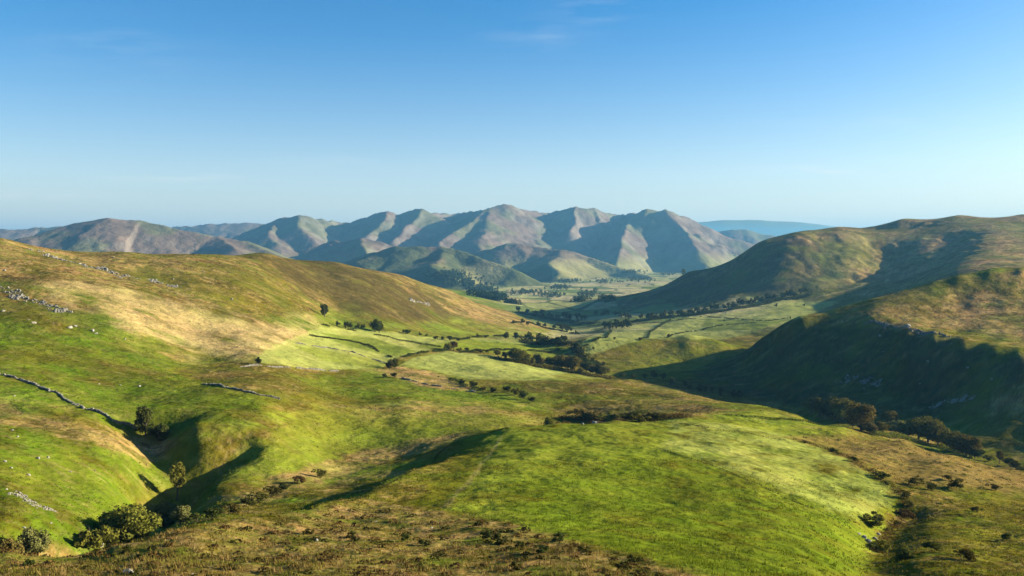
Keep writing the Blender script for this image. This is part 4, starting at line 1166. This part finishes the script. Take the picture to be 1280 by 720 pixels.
hedge('faint boundary line of rough growth crossing the knoll field', [(822, 560), (850, 570), (890, 582), (930, 598), (960, 612), (1000, 630), (1040, 646), (1080, 658)], .28, .35, 'dark', 10, dens=6, name='field_bank', cat='field bank', group=None, ymin=80, ymax=320, leaf=.10, thresh=-2)
hedge('rushy line along the upper right edge of the knoll field', [(850, 530), (880, 534), (915, 540), (955, 546), (985, 551)], .35, .6, 'dark', 12, dens=4, name='field_bank', cat='field bank', group=None, ymin=120, ymax=330, leaf=.12, thresh=-2)
hedge('dark turf lip along the crest of the shaded bank', [(430, 628), (500, 598), (545, 572), (562, 556), (590, 545), (625, 538)], .35, .5, 'dark', 13, dens=7, name='field_bank', cat='field bank', group=None, ymin=100, ymax=330, leaf=.10, thresh=-2)

hedge('dark bracken fringe along the right edge of the bright knoll field', [(990, 549), (1030, 560), (1062, 573), (1090, 592), (1115, 608), (1132, 628), (1128, 650), (1112, 668), (1090, 690)], .55, 1.6, 'rust', 14, dens=16, name='bracken_strip', cat='bracken', group=None, ymin=80, ymax=330, leaf=.11, thresh=-.4)
hedge('brown bracken thicket along the crest behind the bright knoll', [(700, 523), (740, 524), (790, 525), (830, 524), (860, 521)], 1.3, 3.5, 'rust', 15, dens=50, name='bracken_strip', cat='bracken', group=None, ymin=255, ymax=420, leaf=.2, thresh=-.5)

hedge('dense low thicket lining the valley stream under the tree clumps', [(618, 448), (640, 452), (672, 459), (700, 463), (735, 470), (765, 474)], 3.2, 5, 'olive', 16, dens=26, name='streamside_thicket', cat='thicket', group=None, ymin=550, ymax=1300, leaf=.5, thresh=-.5)
hedge('dark scrub filling the tree belt above the pale right field', [(790, 403), (830, 398), (870, 394), (920, 386), (965, 377), (1012, 369)], 4.5, 9, 'dark', 17, dens=26, name='woodland_strip', cat='woodland', group=None, ymin=1000, ymax=2600, leaf=.9, thresh=-.5)
hedge('dark wooded strip beyond the tip of the left hill', [(645, 391), (680, 397), (712, 402), (745, 404)], 5, 10, 'dark', 18, dens=22, name='woodland_strip', cat='woodland', group=None, ymin=1500, ymax=3600, leaf=1.1, thresh=-.4)
hedge('dark scrub under the grove where the valley narrows', [(655, 428), (680, 431), (712, 431)], 4.5, 7, 'dark', 19, dens=26, name='woodland_strip', cat='woodland', group=None, ymin=900, ymax=2600, leaf=.8, thresh=-.5)
hedge('ribbon of scrub following the stream up to the grove', [(716, 436), (728, 446), (742, 456), (752, 466)], 3.0, 6, 'dark', 20, dens=20, name='streamside_thicket', cat='thicket', group=None, ymin=600, ymax=2000, leaf=.6, thresh=-.3)
hedge('hedge across the valley fields below the hill tip', [(640, 404), (672, 407), (700, 413), (724, 418)], 2.4, 2.5, 'dark', 22, dens=12, ymin=1000, ymax=2800, leaf=.7, thresh=-.4)
hedge('leafy undergrowth filling the row of trees below the right meadow', [(1092, 544), (1120, 547), (1150, 553), (1185, 562), (1215, 573)], 3.2, 3.5, 'olive', 23, dens=30, name='undergrowth_strip', cat='undergrowth', group=None, ymin=330, ymax=600, leaf=.3, thresh=-.6)
cluster('in the line following the stream to the grove', 'tree', 'tree', 'trees along the upper stream', scatter_line([(714, 433), (728, 444), (742, 455), (754, 464)], 12, 7, 11, ['dark1', 'far1', 'far2'], 4, 2), 600, 2000, 1.0, 1.2)
cluster('of the hedgerow trees under the hill tip', 'tree', 'tree', 'hedgerow trees under the hill tip', scatter_line([(640, 404), (672, 408), (700, 413), (724, 418)], 9, 5, 8, ['far1', 'far3'], 3, 1), 1000, 2800)

hedge('hedge under the green hill foot behind the widest pale field', [(575, 441), (610, 439), (650, 438), (700, 438)], 2.2, 1.6, 'dark', 24, ymin=600, ymax=1500, leaf=.4)
hedge('hedge along the hill foot between two bright strips of field', [(560, 425), (600, 421), (650, 422), (695, 426)], 2.4, 2.0, 'dark', 25, ymin=800, ymax=1900, leaf=.5)
hedge('hedge on the streamside edge of the pale right field', [(708, 444), (728, 436), (748, 424), (764, 413)], 2.4, 2.0, 'dark', 26, ymin=800, ymax=2000, leaf=.5)
hedge('hedge crossing the pale right field towards the tree belt', [(800, 425), (812, 416), (826, 407), (838, 400)], 2.4, 1.8, 'dark', 27, ymin=800, ymax=2200, leaf=.5)
# ------------------------------------------------------------------ ground cover that nobody could count
def vcol_leaf_mat(name, trans=.3):
    m = bpy.data.materials.new(name); m.use_nodes = True
    nt = m.node_tree
    for n in list(nt.nodes): nt.nodes.remove(n)
    L = nt.links.new
    out = nt.nodes.new('ShaderNodeOutputMaterial')
    at = nt.nodes.new('ShaderNodeVertexColor'); at.layer_name = 'cover'
    geo = nt.nodes.new('ShaderNodeNewGeometry')
    hsv = nt.nodes.new('ShaderNodeHueSaturation')
    vr = nt.nodes.new('ShaderNodeMapRange'); vr.inputs['To Min'].default_value = .65; vr.inputs['To Max'].default_value = 1.45
    L(geo.outputs['Random Per Island'], vr.inputs['Value']); L(vr.outputs[0], hsv.inputs['Value']); L(at.outputs[0], hsv.inputs['Color'])
    d = nt.nodes.new('ShaderNodeBsdfDiffuse'); t = nt.nodes.new('ShaderNodeBsdfTranslucent')
    L(hsv.outputs[0], d.inputs['Color']); L(hsv.outputs[0], t.inputs['Color'])
    ms = nt.nodes.new('ShaderNodeMixShader'); ms.inputs[0].default_value = trans
    L(d.outputs[0], ms.inputs[1]); L(t.outputs[0], ms.inputs[2]); L(ms.outputs[0], out.inputs['Surface'])
    return m
M_GRASS = vcol_leaf_mat('grass_blades')
LR = np.log(ROWS)
def cover_at(u, lny):
    i = np.clip(np.searchsorted(LR, lny), 0, len(LR) - 1); j = np.clip(np.round((u + 1) / 2 * (NU - 1)).astype(int), 0, NU - 1)
    return col[i, j]
def in_poly(u, ln, mask):
    i = np.clip(np.searchsorted(LR, ln), 0, len(LR) - 1); j = np.clip(np.round((u + 1) / 2 * (NU - 1)).astype(int), 0, NU - 1)
    return mask[i, j]
def tufts(name, n, y0, y1, bias, hfun, blades, wfun, seed, label, accept, tint=(1, 1, 1), lean=.5):
    r = np.random.default_rng(seed)
    u = r.uniform(-.76, .76, n); ln = math.log(y0) + (math.log(y1) - math.log(y0)) * r.random(n) ** bias
    y = np.exp(ln); x = u * y
    k = accept(x, y, u, ln, r)
    u, ln, x, y = u[k], ln[k], x[k], y[k]; n = len(x)
    z = height(x, y, None)
    # the mesh is a little coarser than the formula: sink the tufts a touch
    c = cover_at(u, ln) * np.asarray(tint)
    Vs = []; 
    hh = hfun(x, y, r)
    ww = wfun(y)
    for b in range(blades):
        a = r.random(n) * 6.283; l = r.random(n) * lean + .1
        bx = np.cos(a + 1.57) * ww * .5; by = np.sin(a + 1.57) * ww * .5
        ox, oy = r.normal(0, 1, n) * ww * .9, r.normal(0, 1, n) * ww * .9
        h = hh * r.uniform(.55, 1.15, n)
        tx, ty = np.cos(a) * l * h, np.sin(a) * l * h
        p0 = np.stack([x + ox - bx, y + oy - by, z - .12 * h], -1); p1 = np.stack([x + ox + bx, y + oy + by, z - .12 * h], -1)
        p2 = np.stack([x + ox + tx, y + oy + ty, z + h], -1)
        Vs.append(np.stack([p0, p1, p2], 1))
    V = np.concatenate(Vs).reshape(-1, 3)
    C = np.repeat(np.concatenate([c] * blades), 3, axis=0)
    o = mesh_np(name, V, np.arange(len(V)), np.full(len(V) // 3, 3), M_GRASS, None, False)
    at = o.data.color_attributes.new('cover', 'FLOAT_COLOR', 'POINT')
    c4 = np.ones((len(V), 4), np.float32); c4[:, :3] = np.clip(C, .003, .9)
    at.data.foreach_set('color', c4.ravel())
    return tag(o, label, 'grass', kind='stuff')
def acc_near(x, y, u, ln, r):
    return fbm(x, y, 2.6, 3, 401) + .5 * fbm(x, y, 14, 2, 402) + r.normal(0, .25, len(x)) > .0
tufts('grass', 90000, 20, 190, .9, lambda x, y, r: (.18 + .16 * r.random(len(x)) + .14 * fbm(x, y, 8, 2, 77)) * (1 + .7 * smooth(90, 45, y)), 4, lambda y: .03 + y * .0007, 11,
      'long tufted grass and sedge over the near slope', acc_near, lean=.7)
def acc_mid(x, y, u, ln, r):
    return fbm(x, y, 9, 3, 411) + .6 * fbm(x, y, 45, 2, 412) + r.normal(0, .2, len(x)) > .15 + 2 * in_poly(u, ln, smoothfield)
tufts('grass', 60000, 120, 900, .8, lambda x, y, r: (.12 + y * .0005) * r.uniform(.6, 1.2, len(x)), 3, lambda y: .12 + y * .0011, 12,
      'rough tussock grass over the middle slopes', acc_mid, tint=(.92, .9, .85), lean=.8)
# low heather and bracken mounds
def mounds(name, n, y0, y1, accept, kind, seed, label, rad, leaves, leaf):
    r = np.random.default_rng(seed)
    u = r.uniform(-.76, .76, n); ln = math.log(y0) + (math.log(y1) - math.log(y0)) * r.random(n)
    y = np.exp(ln); x = u * y
    k = accept(x, y, u, ln, r); x, y = x[k], y[k]; n = len(x)
    z = height(x, y)
    R = rad(y) * r.uniform(.5, 1.3, n)
    idx = np.repeat(np.arange(n), leaves)
    d = r.normal(0, 1, (len(idx), 3)); d[:, 2] = np.abs(d[:, 2]); d /= np.linalg.norm(d, axis=1, keepdims=True)
    d2 = d * np.array([1, 1, .6]) * R[idx][:, None]
    P = np.column_stack([x[idx], y[idx], z[idx]]) + d2
    N = d
    s = (leaf * R[idx])[:, None]
    nn_ = len(P)
    N = N + r.normal(0, .5, (nn_, 3)); N /= np.linalg.norm(N, axis=1, keepdims=True)
    A = np.cross(N, r.normal(0, 1, (nn_, 3))); A /= np.linalg.norm(A, axis=1, keepdims=True) + 1e-9; B = np.cross(N, A)
    V = np.stack([P - A * s, P - B * s * .7, P + A * s, P + B * s * .7], 1).reshape(-1, 3)
    o = mesh_np(name, V, np.arange(len(V)), np.full(nn_, 4), LEAF[kind], None, False)
    return tag(o, label, 'heather', kind='stuff')
FG = poly_mask([(-600,660),(130,682),(300,655),(440,632),(520,640),(640,658),(770,694),(930,732),(930,2000),(-600,2000)], 8, 10, 150)
RB = poly_mask([(985,545),(1080,543),(1180,560),(1300,592),(1400,760),(1100,760),(1100,680),(1135,622),(1062,572)], 8, 60, 420)
mounds('heather', 3000, 26, 130, lambda x, y, u, ln, r: (in_poly(u, ln, FG) * (.5 + fbm(x, y, 7, 3, 421)) > r.uniform(.35, .8, len(x))), 'rust', 21,
       'low brown heather and bracken covering the foreground slope', lambda y: .22 + y * .003, 26, .30)
mounds('heather', 3000, 26, 130, lambda x, y, u, ln, r: (in_poly(u, ln, FG) * (.5 + fbm(x + 40, y, 6, 3, 425)) > r.uniform(.45, .9, len(x))), 'dark', 22,
       'dark green bilberry patches among the foreground heather', lambda y: .22 + y * .003, 26, .30)
mounds('heather', 6000, 80, 420, lambda x, y, u, ln, r: (in_poly(u, ln, RB) * (.5 + fbm(x, y, 12, 3, 431)) > r.uniform(.3, .9, len(x))), 'rust', 23,
       'brown bracken covering the slope right of the bright knoll', lambda y: .25 + y * .0014, 18, .34)
mounds('heather', 2600, 80, 420, lambda x, y, u, ln, r: (in_poly(u, ln, RB) * (.5 + fbm(x + 90, y, 12, 3, 435)) > r.uniform(.45, .95, len(x))), 'olive', 24,
       'olive rushes and scrub in the wet ground right of the knoll', lambda y: .25 + y * .0014, 18, .34)

# far woods at the foot of the mountains
def wood(label, patches, n, seed, kind='dark'):
    r = np.random.default_rng(seed)
    Ps, Ns, Ss = [], [], []
    for _ in range(n):
        (px, py, rx, ry) = patches[r.integers(0, len(patches))]
        g = ground(px + r.normal(0, rx * .5), py + r.normal(0, ry * .5), 2500, 7500)
        h = r.uniform(9, 16)
        k = 26
        d = r.normal(0, 1, (k, 3)); d /= np.linalg.norm(d, axis=1, keepdims=True)
        Ps.append(np.array(g) + np.array([0, 0, h * .55]) + d * np.array([h * .42, h * .42, h * .5])); Ns.append(d); Ss.append(np.full(k, h * .2))
    P, N, S = np.concatenate(Ps), np.concatenate(Ns), np.concatenate(Ss)
    org = P.mean(0)
    v = leaf_quads(P - org, N, S[:, None], r)
    o = mesh_np('woods', v, np.arange(len(v)), [4] * (len(v) // 4), LEAF[kind], None, False)
    o.location = org
    return tag(o, label, 'woods', kind='stuff')
wood('dark hanging wood at the foot of the rounded front fell', [(580, 352, 22, 9), (600, 362, 18, 7), (610, 372, 14, 5), (560, 345, 22, 6), (620, 372, 12, 4)], 700, 31, 'needle')
wood('scattered valley woods and hedgerow trees between the far fields', [(655, 366, 18, 3), (690, 370, 20, 3), (710, 352, 14, 2), (735, 368, 14, 4), (700, 360, 16, 2), (760, 352, 18, 3), (800, 350, 18, 3), (760, 375, 10, 3), (640, 385, 10, 2), (835, 343, 14, 2), (790, 340, 18, 2), (725, 376, 8, 2)], 520, 32, 'dark')
# ------------------------------------------------------------------ the air between: an even haze
def build_haze(density):
    bm = bmesh.new(); bmesh.ops.create_cube(bm, size=1)
    R = 29000.0; z0, z1 = -264.0, 600.0
    for v in bm.verts:
        v.co = Vector((v.co.x * 2 * R, v.co.y * 2 * R, z0 if v.co.z < 0 else z1))
    me = bpy.data.meshes.new('haze'); bm.to_mesh(me); bm.free()
    m = bpy.data.materials.new('haze'); m.use_nodes = True
    nt = m.node_tree
    for n in list(nt.nodes): nt.nodes.remove(n)
    out = nt.nodes.new('ShaderNodeOutputMaterial'); v = nt.nodes.new('ShaderNodeVolumePrincipled')
    v.inputs['Color'].default_value = (.135, .375, .64, 1)
    v.inputs['Density'].default_value = density
    v.inputs['Anisotropy'].default_value = 0.15
    nt.links.new(v.outputs[0], out.inputs['Volume'])
    me.materials.append(m)
    o = bpy.data.objects.new('haze', me); scene.collection.objects.link(o)
    tag(o, 'thin blue haze lying over the valley and mountains', 'haze', kind='stuff')
build_haze(5.2e-5)
